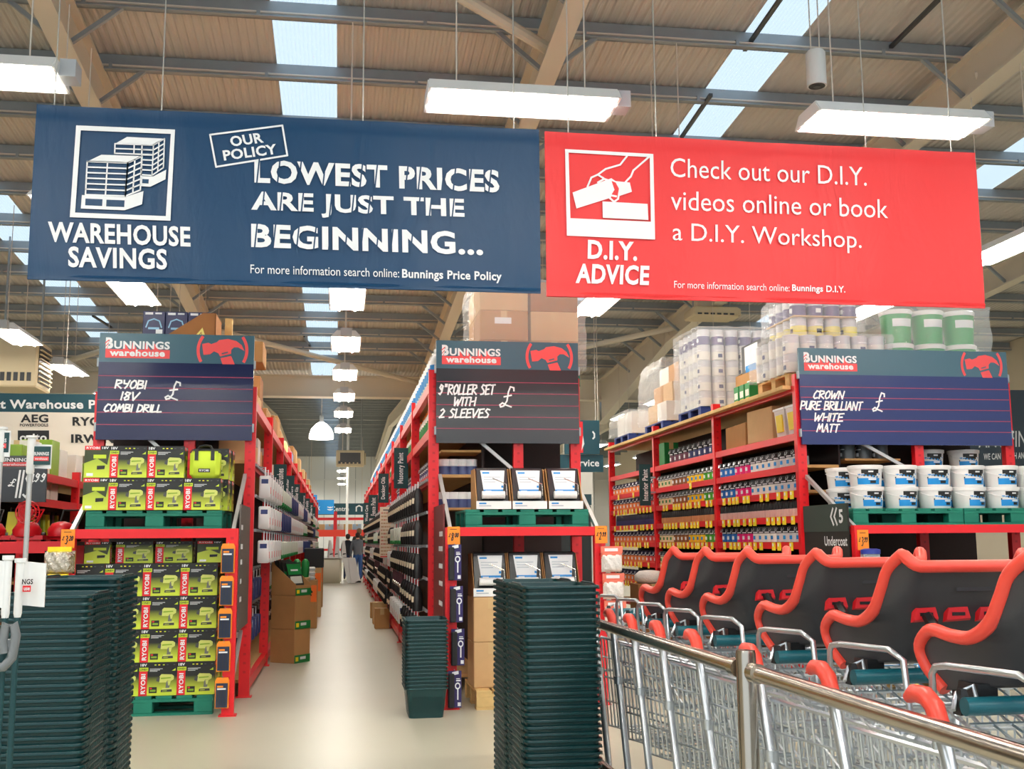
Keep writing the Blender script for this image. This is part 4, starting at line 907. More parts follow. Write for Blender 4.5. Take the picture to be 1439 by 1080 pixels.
side_goods(rackL, 1, -.86, LY[:11], (.36, .74), ('navy', 'white', 'black', 'green', 'white', 'green', 'brush'), 'the lower left aisle rack')
side_goods(rackL, 1, -.664, LY[:11], (1.12, 1.42, 1.69), ('white', 'navy', 'green', 'navy', 'green', 'black', 'white'), 'the upper left aisle rack')
side_goods(rackM, -1, .703, LY[:10], (.40, .68, .97, 1.27, 1.56), ('black', 'brush', 'white', 'brush', 'black', 'green'), 'the right aisle rack')
# bottles and tins on the right rack, cartons on the left one
def make_bottle(body, cap, lab):
    b = MB(); b.lathe([(.06, 0), (.066, .02), (.066, .2), (.05, .25), (.025, .27), (.025, .285)], (0, 0, 0), body, 12); b.lathe([(.03, .285), (.03, .32)], (0, 0, 0), cap, 10)
    b.arc(.0675, .06, .0675, .17, R(140), R(300), (0, 0, 0), lab, 8); return b.build('paint_bottle', None, 40)
kb1 = Kind(make_bottle(WPLAS, WPLAS, PBLUE)); kb2 = Kind(make_bottle(mat('bottle_cream', (240, 232, 214), .35), ORANGE, GREENP)); kb3 = Kind(make_tin('masonry_tin', .07, .19, mat('tin_masonry', (60, 72, 130), .4), GREY, WHITE))
y = YU+.16; k = 0
while y < 30:
    tag(kb1.put((.87, y, 2.7395)), 'white bottle with a blue label in the row along the right aisle rack top', 'bottle', 'blue-labelled bottles along the rack top')
    if 10.6 < y < 24: tag(kb2.put((.915, y, 2.3195)), 'cream bottle with an orange cap on the upper shelf of the right aisle rack', 'bottle', 'orange-capped bottles on the upper shelf')
    if 10.6 < y < 20: tag(kb3.put((.925, y, 1.8995)), 'blue masonry paint tin on the middle shelf of the right aisle rack', 'paint tin', 'masonry tins on the middle shelf')
    y += .22; k += 1
    if any(abs(y-u) < .13 for u in LY): y = min(LY, key=lambda u: abs(u-y))+.14
r = thing('yellow_tub', 'yellow tub with a white lid at the near corner of the right rack top', 'tub', (1.04, 9.98, 2.74)); b = MB(); b.lathe([(.075, 0), (.085, .2)], (0, 0, 0), mat('tub_yellow', (250, 214, 30), .4), 16); b.build('body', r, 40)
b = MB(); b.lathe([(.09, .2), (.09, .23), (.08, .235)], (0, 0, 0), WPLAS, 16); b.build('lid', r, 40)
rc = random.Random(11); y = 11.2; i = 0; NTH = ORD+['fifteenth', 'sixteenth', 'seventeenth', 'eighteenth', 'nineteenth', 'twentieth', 'twenty-first', 'twenty-second', 'twenty-third', 'twenty-fourth', 'twenty-fifth', 'twenty-sixth']
while y < 36 and i < 26:
    if 18.0 < y+.6 and y < 20.9: y = 20.9
    d = rc.uniform(.5, .95); h = rc.choice((.4, .52, .6, .3)); w = rc.uniform(.35, .45)
    put_carton(w, d*.92, h, (CARD, CARD2, CARDD)[i % 3], (-1.09, y+d/2, 2.5605), 'brown carton on the left aisle rack top, %s along' % NTH[i].replace('nearest', 'first'), 0); y += d+rc.choice((.03, .25)); i += 1
for k, (yy, cl, nm) in enumerate(((18.4, (236, 226, 150), 'yellow'), (19.6, (226, 110, 100), 'pink'), (20.5, (130, 140, 200), 'lilac'))):
    r = thing('wrapped_roll', 'plump %s wrapped roll on the left aisle rack top' % nm, 'roll', (-.81, yy, 2.5605+(.0))); b = MB(); b.lathe([(.02, 0), (.12, .05), (.13, .3), (.1, .38), (.02, .4)], (0, 0, 0), mat('roll_'+nm, cl, .4), 14); r.location.x = -.985; b.build('roll', r, 60)
y = 10.2; k = 0
while y < 22:
    d = rc.uniform(.2, .4); 
    if all(abs(y+d/2-u) > d/2+.06 for u in LY):
        put_carton(.26, d*.9, rc.uniform(.2, .36), (CARD2, mat('box_white', (226, 220, 212), .5), CARD)[k % 3], (-.96, y+d/2, 2.0205), '%s carton on the left rack upper shelf, %s along' % (('pale brown', 'white', 'brown')[k % 3], NTH[min(k, 25)].replace('nearest', 'first')) if k < 26 else 'small carton'); k += 1
    y += d
    if k >= 26: break
# ------------------------------------------------------------------ dump bins along the left of the aisle
def price_card(b, fr, x, z, w, h, t): b.rect(x, x+w, z, z+h, fr, mat('card_orange', (255, 120, 40), .5), .004); b.hand(t, x+w*.2, z+h*.25, w*.55, h*.45, fr, INK, .02, .006)
BR = R(-35)
def bin_box(loc, rz, w, d, h, lab, mt=CARD, green=True, price=None):
    r = carton(w, d, h, mt, 'stacking_carton', False); r.location = loc; r.rotation_euler.z = rz; r['label'] = lab
    fr = fr_front(-w/2, -d/2, 0); fr2 = fr_right(w/2, -d/2, 0)
    if green:
        b = MB(); b.rect(0, d, .0, .085, fr2, GREENP); b.rect(.02, .07, .02, .065, fr2, YEL, .003); b.rect(.1, .2, .035, .065, fr2, WHITE, .003); b.build('green_band', r)
    if price: b = MB(); price_card(b, fr, w*.3, h*.1, w*.68, h*.7, price); b.build('price_card', r)
    return r
p0 = Vector((-.52, 12.66, 0))
for k in range(2): bin_box(p0+Vector((0, 0, .362*k)), BR, .33, .28, .36, 'brown green-banded carton in the nearest aisle bin stack, %s' % ('on the floor', 'in the middle')[k])
r = thing('display_bin', 'cut-front brown display bin topping the nearest aisle stack', 'display carton', p0+Vector((0, 0, .7235)), BR); w, d = .165, .14
b = MB(); b.box(-w, w, -d, d, 0, .006, CARD); b.slab([(-d, 0), (d, 0), (d, .09), (-d, .37)], (Vector((-w, 0, 0)), Vector((0, 1, 0)), Vector((0, 0, 1)), Vector((-1, 0, 0))), CARD, -.006) if 0 else None
b.hexa([(-w, -d, 0), (w, -d, 0), (w, -d+.006, 0), (-w, -d+.006, 0), (-w, -d, .36), (w, -d, .12), (w, -d+.006, .12), (-w, -d+.006, .36)], CARD); b.hexa([(-w, d-.006, 0), (w, d-.006, 0), (w, d, 0), (-w, d, 0), (-w, d-.006, .36), (w, d-.006, .12), (w, d, .12), (-w, d, .36)], CARD)
b.box(-w, -w+.006, -d, d, 0, .36, CARD); b.box(w-.006, w, -d, d, 0, .11, CARD); b.build('bin', r)
b = MB(); b.rect(0, 2*d, .0, .075, fr_right(w, -d, 0), GREENP); b.rect(.02, .07, .02, .06, fr_right(w, -d, 0), YEL, .003); b.rect(.1, .2, .03, .06, fr_right(w, -d, 0), WHITE, .003); b.build('green_band', r)
for k in range(4):
    r2 = thing('bagged_sheet', 'black and green bag leaning in the nearest display bin, %s from the front' % ORD[k].replace('nearest', 'first'), 'packaged sheet', p0+Vector((0, 0, .735)), BR)
    x = .10-.05*k; b = MB(); b.hexa([(x, -.12, .0), (x+.012, -.12, .0), (x+.012, .12, .0), (x, .12, .0), (x-.10, -.12, .34+.01*k), (x-.088, -.12, .34+.01*k), (x-.088, .12, .34+.01*k), (x-.10, .12, .34+.01*k)], mat('bag_black', (40, 42, 40), .3)); b.build('bag', r2)
    fr = (Vector((x+.012, -.12, 0)), Vector((0, 1, 0)), Vector((-.1, 0, .34)).normalized(), Vector((.34, 0, .1)).normalized())
    b = MB(); b.rect(.0, .24, .22, .34, fr, GREENP); b.rect(.02, .22, .12, .2, fr, mat('bag_print', (220, 226, 214), .4)); b.rect(.02, .22, .02, .08, fr, LIMED); b.rect(.05, .18, .26, .28, fr, WHITE, .003); b.build('print', r2)
stk = [(-.55, 15.0, .34, (.42, .42), '9', 'green-bag'), (-.525, 17.6, .40, (.36, .36), '3', 'white-pack'), (-.515, 20.2, .42, (.40, .45), '3', 'black-box'), (-.52, 23.2, .40, (.45, .5), '7', 'mixed-tool')]
for i, (x, y, w, hs, t, nm) in enumerate(stk):
    z = 0
    for k, h in enumerate(hs):
        bin_box((x, y, z), 0, w, .4, h, '%s bin stack carton in the aisle, %s' % (nm, ('on the floor', 'upper with the orange price card')[k]), (CARD2, CARD)[i % 2], False, t if k else None); z += h+.0015
    if i == 0:
        for k in range(3):
            r = thing('green_bag', 'rolled green sack in the second aisle bin, %s' % ('left', 'middle', 'right')[k], 'sack', (x-.11+.11*k, y, z)); b = MB(); b.lathe([(.045, 0), (.054, .1), (.05, .2), (.02, .24)], (0, 0, 0), GREENP, 10); b.build('sack', r, 60)
    if i == 1:
        for k in range(3):
            r = thing('white_pack', 'white folded pack on the third aisle bin, %s of its pile' % ('bottom', 'middle', 'top')[k], 'pack', (x, y, z+.066*k)); b = MB(); b.bbox(-.16, .16, -.15, .15, 0, .065, WPLAS, .015); b.box(-.161, .161, -.1515, .1, .02, .04, mat('print_grey', (180, 190, 200), .5)); b.build('pack', r)
    if i == 2:
        r = thing('black_display_box', 'tall plain black box on the fourth aisle bin', 'box', (x+.075, y, z)); b = MB(); b.bbox(-.17, .17, -.18, .18, 0, .34, BLACK, .01); b.box(-.16, .16, -.17, .17, .34, .345, GREY); b.build('box', r)
    if i == 3:
        for k in range(3):
            r = thing('tool_tub', 'small %s tub on the farthest aisle bin' % ('silver', 'black', 'red')[k], 'tub', (x-.12+.12*k, y-.05, z)); b = MB(); b.lathe([(.045, 0), (.055, .18), (.05, .2)], (0, 0, 0), (STEEL, BLACK, PRED)[k], 12); b.build('tub', r, 40)
# low goods at the foot of the right rack
for k, (y, h) in enumerate(((17.2, .3), (18.2, .34), (19.6, .26))):
    put_carton(.22, .3, h, (CARD, CARD2)[k % 2], (.655, y, 0), 'small brown carton on the floor at the foot of the right rack, %s' % ORD[k])
# ------------------------------------------------------------------ loads on top of the rack ends
FILM = mat('stretch_film', (236, 238, 240), .15, alpha=.24, bump=.9, bscale=9)
def film(name, lab, x0, x1, y0, y1, z0, z1, taper=.0, wob=.018, n=9):
    r = thing(name, lab, 'plastic wrap', ((x0+x1)/2, (y0+y1)/2, z0)); w, d, h = (x1-x0)/2, (y1-y0)/2, z1-z0; rr = random.Random(int(x0*100+y0*10)); b = MB()
    per = []; 
    for i in range(n): per.append((-w+2*w*i/n, -d))
    for i in range(n): per.append((w, -d+2*d*i/n))
    for i in range(n): per.append((w-2*w*i/n, d))
    for i in range(n): per.append((-w, d-2*d*i/n))
    N = len(per); L_ = 10; vs = []
    for j in range(L_+1):
        t = j/L_; s = 1-taper*max(0, t-.55)*2
        for (x, y) in per: q = 1+rr.uniform(0, wob)*2; vs.append((x*s*q+(.0 if t < 1 else 0), y*s*q, h*t+(rr.uniform(-.012, .012) if 0 < j else 0)))
    vs.append((0, 0, h+.02)); fs = [(j*N+i, j*N+(i+1) % N, (j+1)*N+(i+1) % N, (j+1)*N+i) for j in range(L_) for i in range(N)]+[(L_*N+i, L_*N+(i+1) % N, len(vs)-1) for i in range(N)]
    b.raw(vs, fs, FILM); b.build('film', r, 70); return r
TOPM = 2.7395
GP.put((1.715, 10.5, TOPM), 0, 'green pallet high on the middle rack top, half behind the chalkboard')
for lay in range(3):
    for i in range(2):
        for j in range(2):
            if lay == 2 and i == 0 and j == 0: pass
            put_carton(.46, .44, .285, (CARDD, CARD, CARD2)[(lay+i) % 3], (1.51+.485*i, 10.35+.46*j, TOPM+.147+.287*lay), 'brown carton in the film-wrapped load on the middle rack, %s layer, %s %s' % (('bottom', 'middle', 'top')[lay], ('front', 'rear')[j], ('left', 'right')[i]), 0, None, (-.09, .07, .16, .22) if (lay == 1 and i == 0 and j == 0) else None)
film('stretch_wrap', 'clear plastic film wrapped round the brown cartons on the middle rack', 1.23, 2.28, 10.1, 11.06, TOPM+.1475, TOPM+1.03)
for i in range(3): put_carton(.42, .4, .285, CARDD, (1.36+.43*i, 11.62, TOPM+.002), 'brown carton directly on the middle rack top behind the wrapped load, %s' % ('left', 'middle', 'right')[i])
# left rack top: tray of navy boxes
for k in range(1): put_carton(.95, .6, .42, CARDD, (-1.55, 10.75, 2.5605), 'wide brown carton under the navy boxes behind the left chalkboard')
r = thing('box_tray', 'slope-sided brown carton tray holding navy boxes, with a yellow warning triangle', 'tray', (-1.52, 10.75, 2.983)); b = MB()
for s in (-1, 1): b.slab([(-.34, 0), (.34, 0), (.34, .46), (.22, .46), (-.34, .08)], (Vector((0, s*.25, 0)), Vector((1, 0, 0)), Vector((0, 0, 1)), Vector((0, s, 0))), CARDD, .006)
b.box(.334, .34, -.25, .25, 0, .46, CARDD); b.box(-.34, .34, -.25, .25, 0, .006, CARDD); b.build('tray', r)
b = MB(); b.poly([(.10, .17), (.28, .14), (.22, .32)], fr_front(0, -.25, 0), mat('warn_yellow', (236, 220, 120), .5)); b.poly([(.14, .185), (.24, .17), (.21, .28)], fr_front(0, -.25, 0), CARDD, .003); b.poly([(.15, .19), (.23, .18), (.208, .265)], fr_front(0, -.25, 0), mat('warn_yellow', (236, 220, 120), .5), .004); b.build('warning_triangle', r)
for k in range(3):
    for j in range(2):
        r = thing('navy_box', 'navy printed box standing in the brown tray, %s row, %s' % (('lower', 'upper')[j], ('left', 'middle', 'right')[k]), 'box', (-1.75+.205*k, 10.75, 2.991+.235*j)); b = MB(); b.bbox(-.1, .1, -.2, .2, 0, .233, mat('navy_box', (30, 36, 84), .4), .004); b.build('box', r)
        b = MB(); fr = fr_front(-.1, -.2, 0); b.rect(.02, .09, .2, .222, fr, WHITE); b.rect(.11, .17, .205, .22, fr, WHITE); b.ribbon([(.03, .08), (.05, .14), (.1, .16), (.15, .14), (.17, .08)], .012, fr, mat('pale_blue', (150, 200, 230), .5)); b.rect(.05, .15, .06, .08, fr, mat('pale_blue', (150, 200, 230), .5)); b.rect(.12, .18, .02, .06, fr, WHITE); b.build('print', r)
for k in range(3): put_carton(.42, .5, .2, (CARD, CARD2, CARDD)[k], (-.95, 10.75, 2.983) if k == 0 else (-1.0, 10.75, 2.983+.202*k), 'flat brown carton at the aisle side behind the left chalkboard, %s' % ('bottom', 'middle', 'top')[k]) if k < 1 else None
put_carton(.36, .6, .42, CARD, (-.96, 10.75, 2.5605), 'brown carton filling the gap beside the wide one behind the left chalkboard') if 0 else None
r = thing('timber_post', 'pale timber post standing behind the brown tray of navy boxes', 'post', (-1.12, 11.105, 2.5605)); b = MB(); b.box(-.035, .035, -.035, .035, 0, .95, WOOD); b.build('post', r)
# loads along the paint rack top
PT2 = 2.7595
WP.put((4.79, 10.5, PT2), 0, 'wooden pallet on the paint rack top beside the right chalkboard')
def tins_load(x0, y0, z, nx, ny, nl, kd, lab, step=.178, hh=.19):
    for l in range(nl):
        for j in range(ny):
            for i in range(nx):
                if 0 < i < nx-1 and 0 < j < ny-1 and l < nl-1: continue
                if i == nx-1 and l < nl-1: continue
                tag(kd.put((x0+step*i, y0+step*j, z+.0015+hh*l), R(90*((i+j) % 3))), lab, 'paint tin', lab)
def wrap_tin(nm, c, badge): return Kind(make_tin('paint_can', .08, .185, mat('tin_'+nm, c, .4), mat('tin_top_'+nm, (200, 200, 206), .3), badge))
kA = wrap_tin('multi', (224, 222, 214), mat('pk_navy', (40, 56, 110), .4)); kB = wrap_tin('indigo', (74, 66, 120), WHITE); kC = wrap_tin('lemon', (226, 214, 110), INK)
tins_load(4.37, 10.15, PT2+.147, 6, 5, 2, kA, 'pale tin in the wrapped load on the wooden pallet beside the right chalkboard')
tins_load(4.5, 10.25, PT2+.147+.385, 4, 4, 1, kC, 'yellow-labelled tin in the upper wrapped layer beside the right chalkboard')
b = MB(); 
r = thing('layer_board', 'brown card sheet over the wrapped tins beside the right chalkboard', 'board', (4.75, 10.5, PT2+.147+.38+.192)); b = MB(); b.box(-.34, .34, -.36, .36, .002, .012, CARD2); b.build('sheet', r)
tins_load(4.5, 10.25, PT2+.147+.385+.206, 4, 4, 1, kB, 'indigo tin topping the wrapped load beside the right chalkboard')
film('stretch_wrap', 'clear film round the tins beside the right chalkboard', 4.26, 5.37, 10.02, 10.97, PT2+.1475, PT2+.147+.39)
film('stretch_wrap', 'clear film round the upper tins beside the right chalkboard', 4.38, 5.14, 10.12, 10.9, PT2+.147+.425, PT2+.147+.83, .03)
for k in range(3):
    r = thing('seed_box', 'small green carton on the paint rack edge, %s from the chalkboard' % ORD[k].replace('nearest', 'first'), 'carton', (4.40, 11.32+.17*k, PT2)); b = MB(); b.bbox(-.05, .05, -.07, .07, 0, .22, GREENP, .004); b.box(-.0515, .0, -.05, .05, .08, .15, mat('bag_print', (220, 226, 214), .4)); b.box(-.0515, .0, -.05, .05, .02, .06, YEL); b.build('box', r)
r = thing('tray_carton', 'slope-sided brown carton full of black trays on the paint rack', 'carton', (4.88, 11.75, PT2)); b = MB()
for s in (-1, 1): b.slab([(-.34, 0), (.34, 0), (.34, .42), (-.34, .82)] if 0 else [(-.36, 0), (.40, 0), (.40, .8), (.3, .8), (-.36, .40)], (Vector((0, s*.36, 0)), Vector((1, 0, 0)), Vector((0, 0, 1)), Vector((0, s, 0))), CARD, .008)
b.box(.39, .40, -.36, .36, 0, .8, CARD); b.box(-.36, -.352, -.36, .36, 0, .4, CARD); b.box(-.36, .4, -.36, .36, 0, .008, CARD); b.build('carton', r)
b = MB(); b.rect(.1, .2, .45, .55, fr_front(0, -.36, 0), WHITE); b.rect(.3, .38, .22, .3, fr_left(-.36, .3, 0), WHITE); b.build('shipping_label', r)
for k in range(6):
    r = thing('roller_tray', 'black tray with a white card in the slope-sided carton, %s from the aisle' % ORD[k].replace('nearest', 'first'), 'roller tray', (4.58+.085*k, 11.75, PT2+.3)); b = MB(); b.hexa([(0, -.32, -.28), (.03, -.32, -.28), (.03, .3, -.28), (0, .3, -.28), (.0, -.32, .44+.015*k), (.05, -.32, .44+.015*k), (.05, .3, .44+.015*k), (.0, .3, .44+.015*k)], mat('tray_black', (34, 36, 40), .3)); b.build('tray', r)
    b = MB(); fr = fr_left(0, .3, 0); b.rect(.1, .5, .16, .42, fr, WHITE); b.rect(.12, .48, .1, .2, fr, PBLUE, .004); b.build('card', r)
BP.put((4.82, 13.25, PT2), 0, 'nearest blue pallet on the paint rack top, under the wrapped tins')
tins_load(4.40, 12.86, PT2+.147, 6, 5, 4, kA, 'pale tin in the tall film-wrapped load on the nearest blue pallet'); tins_load(4.40, 12.86, PT2+.147+.76, 6, 5, 1, kB, 'indigo tin topping the tall film-wrapped load on the nearest blue pallet')
film('stretch_wrap', 'clear film round the tall stack of tins on the nearest blue pallet', 4.29, 5.40, 12.74, 13.72, PT2+.1475, PT2+.147+.985, .02)
BP.put((4.82, 14.85, PT2), 0, 'second blue pallet on the paint rack top, under wrapped cartons')
for l in range(3):
    for j in range(2):
        put_carton(.9-.1*l, .44, .27, (mat('box_white', (226, 220, 212), .5), CARD2, CARD)[(l+j) % 3], (4.82+.04*l, 14.6+.46*j, PT2+.147+.272*l), '%s carton in the wrapped load on the second blue pallet, %s layer, %s' % (('white', 'pale', 'brown')[(l+j) % 3], ('bottom', 'middle', 'top')[l], ('nearer', 'farther')[j]))
film('stretch_wrap', 'milky crumpled film over the cartons on the second blue pallet', 4.28, 5.36, 14.3, 15.4, PT2+.1475, PT2+1.0, .1, .03)
BP.put((4.82, 16.65, PT2), 0, 'farthest blue pallet on the paint rack top, under a low wrapped load')
for j in range(2): put_carton(.9, .42, .34, mat('box_white', (226, 220, 212), .5), (4.82, 16.42+.44*j, PT2+.147), 'white carton in the low wrapped load on the farthest blue pallet, %s' % ('nearer', 'farther')[j])
film('stretch_wrap', 'milky film over the low load on the farthest blue pallet', 4.28, 5.36, 16.08, 17.2, PT2+.1475, PT2+.147+.36, .1, .03)
# green and white wrapped buckets behind the right chalkboard
WP.put((5.95, 10.6, PT2), 0, 'wooden pallet hidden behind the right chalkboard under the green buckets')
def make_gbucket():
    r = thing('green_bucket', 'g', 'bucket'); b = MB(); b.lathe([(.14, 0), (.16, .3)], (0, 0, 0), mat('bucket_green', (30, 160, 80), .35), 20); b.build('body', r, 40); b = MB(); b.lathe([(.165, .3), (.17, .34), (.155, .35)], (0, 0, 0), WPLAS, 20); b.build('lid', r, 40)
    b = MB(); b.arc(.152, .17, .158, .25, R(-130), R(-50), (0, 0, 0), WHITE, 8); b.build('label', r); return r
kg = Kind(make_gbucket())
for l in range(2):
    for i in range(3): kg.put((5.625+.345*i, 10.4, PT2+.147+.3525*l), 0, 'green bucket with a white lid behind the right chalkboard, %s layer, %s' % (('lower', 'upper')[l], ('left', 'middle', 'right')[i]))
film('stretch_wrap', 'clear film round the green buckets behind the right chalkboard', 5.41, 6.53, 10.18, 10.82, PT2+.1475, PT2+.147+.72)
# ------------------------------------------------------------------ shopping baskets
def make_basket():
    r = thing('shopping_basket', 'b', 'basket'); a, c, a2, c2, H = .16, .23, .128, .195, .22
    def rr_(w, d, q=.035, n=3):
        P = []
        for sx, sy, t0 in ((1, -1, -90), (1, 1, 0), (-1, 1, 90), (-1, -1, 180)):
            for k in range(n+1): t = R(t0+90*k/n); P.append((sx*(w-q)+q*math.cos(t), sy*(d-q)+q*math.sin(t)))
        return P
    def loft(b, rings, m, close=True):
        n = len(rings[0]); vs = sum(rings, [])
        b.raw(vs, [(j*n+i, j*n+(i+1) % n, (j+1)*n+(i+1) % n, (j+1)*n+i) for j in range(len(rings)-1) for i in range(n)], m)
    def ring(w, d, z): return [(x, y, z) for x, y in rr_(w, d)]
    b = MB(); t = lambda z: (a2+(a-.008-a2)*z/H, c2+(c-.008-c2)*z/H)
    loft(b, [ring(*t(0), 0), ring(*t(.03), .03)], BASKET); loft(b, [ring(*t(.155), .155), ring(*t(H), H)], BASKET); b.face(list(reversed(ring(*t(0), 0))), BASKET)
    for z in (.05, .07, .09, .11, .13): loft(b, [ring(*t(z), z), ring(*t(z+.008), z+.008)], BASKET)
    for sy in (-1, 1):
        for k in range(9):
            x = -.084+.021*k; b.face([(x-.004, sy*t(.03)[1], .03), (x+.004, sy*t(.03)[1], .03), (x+.004, sy*t(.155)[1], .155), (x-.004, sy*t(.155)[1], .155)], BASKET)
    r0, r1 = ring(*t(.03), .03), ring(*t(.155), .155)
    for c_ in range(4):
        for k in range(3): q = c_*4+k; b.face([r0[q], r0[q+1], r1[q+1], r1[q]], BASKET)
    for sx in (-1, 1):
        for k in range(15): y = -.147+.021*k; b.face([(sx*t(.03)[0], y-.004, .03), (sx*t(.03)[0], y+.004, .03), (sx*t(.155)[0], y+.004, .155), (sx*t(.155)[0], y-.004, .155)], BASKET)
    b.build('body', r, 50)
    b = MB(); loft(b, [ring(a-.009, c-.009, H-.004), ring(a-.008, c-.008, H), ring(a-.001, c-.001, H), ring(a, c, H-.003), ring(a, c, H-.010), ring(a-.002, c-.002, H-.0115)], BASKET)
    for sx in (-1, 1):
        for k in range(19): y = -.19+.0211*k; b.box(sx*a-.003, sx*a+.003, y-.003, y+.003, H-.016, H-.003, BASKET)
    b.build('rim', r, 40)
    for s in (-1, 1): b = MB(); b.tube([(s*(a-.005), -.12, H+.001), (s*(a-.0045), -.10, H+.0045), (s*(a-.0045), .10, H+.0045), (s*(a-.005), .12, H+.001)], .0042, BASKET, 6); b.build('handle', r, 60)
    return r
KB = Kind(make_basket()); PITCH = .0262
def stack(cx, y0, top, where, z0=0, rz=0):
    n = int((top-.22-z0)/PITCH)+1; p = (top-.22-z0)/(n-1)
    for k in range(n):
        lab = 'dark green plastic basket nested in the '+where; g = 'baskets of the '+where
        if k == n-1: lab = 'topmost dark green basket of the '+where; g = 'topmost baskets'
        if k == 0: lab = 'lowest dark green basket of the '+where; g = 'lowest baskets'
        KB.put((cx+.0008*math.sin(k*2.3), y0+.23+.0008*math.cos(k*1.7), z0+p*k), rz, lab, g)
q = at(845, 822, Y=4.48); stack(q.x-.162, 4.48, q.z, 'tall front stack beside the handrail'); q2_ = at(712, 818, Y=4.97); stack(q.x-.16, 4.97, q2_.z, 'stack just behind the one beside the handrail')
q = at(127, 836, Y=4.3); stack(q.x-.16, 4.3, q.z, 'front stack at the left edge'); q2_ = at(170, 811, Y=4.82); stack(q.x-.158, 4.82, q2_.z, 'rear stack at the left edge')
q = at(622, 864, Y=8.95); stack(q.x-.165, 8.42, q.z, 'short stack at the middle rack end')

# ------------------------------------------------------------------ shopping trolleys with child seats
WR = .0032
def make_trolley():
    r = thing('shopping_trolley', 't', 'trolley'); b = MB()
    hw = lambda y: .262+.10*(y+.05)/1.0       # half width, narrowing to the front (-y)
    zt = lambda y: .86+.0*y; zb = lambda y: .47-.10*(y+.05)*.6
    Y0, Y1 = -.78, -.06
    for s in (-1, 1):
        n = 17
        for k in range(n+1):
            y = Y1+(Y0-Y1)*k/n; b.tube([(s*hw(y), y, zt(y)), (s*(hw(y)-.03), y, zb(y))], WR, ZINC, 4, caps=False)
        for z in (0, .22, .45, .72, 1):
            f = lambda y: (s*(hw(y)-.03*z), y, zt(y)+(zb(y)-zt(y))*z); b.tube([f(Y1), f(Y0)], WR*(2.0 if z == 0 else 1.3), ZINC, 5)
    for k in range(13):     # front and floor
        u = -1+2*k/12; b.tube([(u*hw(Y0), Y0, zt(Y0)), (u*(hw(Y0)-.03), Y0, zb(Y0)), (u*(hw(Y1)-.03), Y1, zb(Y1))], WR, ZINC, 4, caps=False)
    for z in (0, .3, .6, 1): yy = Y0; w = hw(yy)-.03*z; zz = zt(yy)+(zb(yy)-zt(yy))*z; b.tube([(-w, yy, zz), (w, yy, zz)], WR*(2 if z == 0 else 1.3), ZINC, 5)
    for k in range(6): y = Y1+(Y0-Y1)*(k+.5)/6; w = hw(y)-.03; b.tube([(-w, y, zb(y)), (w, y, zb(y))], WR*1.2, ZINC, 4)
    b.build('wire_basket', r, 60)
    b = MB()                # hinged rear gate, pushed up by the next trolley
    for k in range(15): u = -1+2*k/14; b.tube([(u*.245, -.05, .90), (u*.215, -.56, .665)], WR, ZINC, 4, caps=False)
    for t in (0, .33, .66, 1): b.tube([(-(.245-.03*t), -.05-.51*t, .90-.235*t), (.245-.03*t, -.05-.51*t, .90-.235*t)], WR*1.5, ZINC, 5)
    b.build('rear_gate', r, 60)
    b = MB()
    for k in range(11): u = -1+2*k/10; b.tube([(u*.2, .0, .93), (u*.19, -.20, .87)], WR, ZINC, 4, caps=False)
    for t in (0, .5, 1): b.tube([(-.21, -.2*t, .93-.06*t), (.21, -.2*t, .93-.06*t)], WR*1.4, ZINC, 5)
    b.build('seat_shelf', r, 60)
    for s in (-1, 1):
        b = MB(); b.tube([(s*.28, .0, .955), (s*.28, -.03, .89), (s*.272, -.26, .19), (s*.268, -.30, .17)], .0145, ZINC, 10); b.build('side_post', r, 50)
        b = MB(); b.lathe([(.019, 0), (.019, .03)], (s*.279, -.09, .70), ZINC, 10); b.tube([(s*.279, -.085, .715), (s*.215, -.085, .715)], .006, ZINC, 6); b.build('bracket', r, 50)
        b = MB(); b.tube([(s*.283, .10, .972), (s*.283, .075, .984), (s*.283, .03, .985), (s*.282, .0, .968), (s*.281, -.022, .925)], [.012, .018, .0195, .02, .018], CORAL, 12); b.build('corner_grip', r, 50)
        b = MB(); b.tube([(s*.225, .03, .955), (s*.205, .05, .985), (s*.17, .045, 1.0), (s*.175, .02, .96)], .005, ZINC, 6); b.hexa([(s*.2-.015, .02, .945), (s*.2+.015, .02, .945), (s*.2+.015, .05, .945), (s*.2-.015, .05, .945), (s*.2-.006, .03, .995), (s*.2+.006, .03, .995), (s*.2+.006, .045, .995), (s*.2-.006, .045, .995)], BLACK); b.build('coin_lock', r, 50) if s < 0 else None
        b = MB(); b.tube([(s*.268, -.28, .18), (s*.262, -.6, .22), (s*.2, -.80, .20)], .013, ZINC, 8); b.build('base_rail', r, 50)
        for y in (-.26, -.76):
            x = s*(.262 if y > -.5 else .2); b = MB(); fr = (Vector((x-.011, y, .065)), Vector((0, 1, 0)), Vector((0, 0, 1)), Vector((-1, 0, 0)))
            b.slab([(.062*math.cos(k*math.pi/9), .062*math.sin(k*math.pi/9)) for k in range(18)], fr, GREY, .022) if 0 else b.tube([(x-.012, y, .0625), (x+.012, y, .0625)], .0625, GREY, 18)
            o = b.build('caster_wheel', r, 40); b = MB(); b.box(x-.02, x-.014, y-.018, y+.018, .06, .17, ZINC); b.box(x+.014, x+.02, y-.018, y+.018, .06, .17, ZINC); b.box(x-.02, x+.02, y-.018, y+.018, .135, .175, ZINC); b.build('caster_fork', r)
    b = MB()
    for k in range(10): u = -1+2*k/9; b.tube([(u*.24, -.29, .2), (u*.19, -.79, .215)], WR, ZINC, 4, caps=False)
    for k in range(8): t = k/7; b.tube([(-(.25-.06*t), -.29-.5*t, .203+.012*t), (.25-.06*t, -.29-.5*t, .203+.012*t)], WR*1.2, ZINC, 4)
    b.build('lower_tray', r, 60)
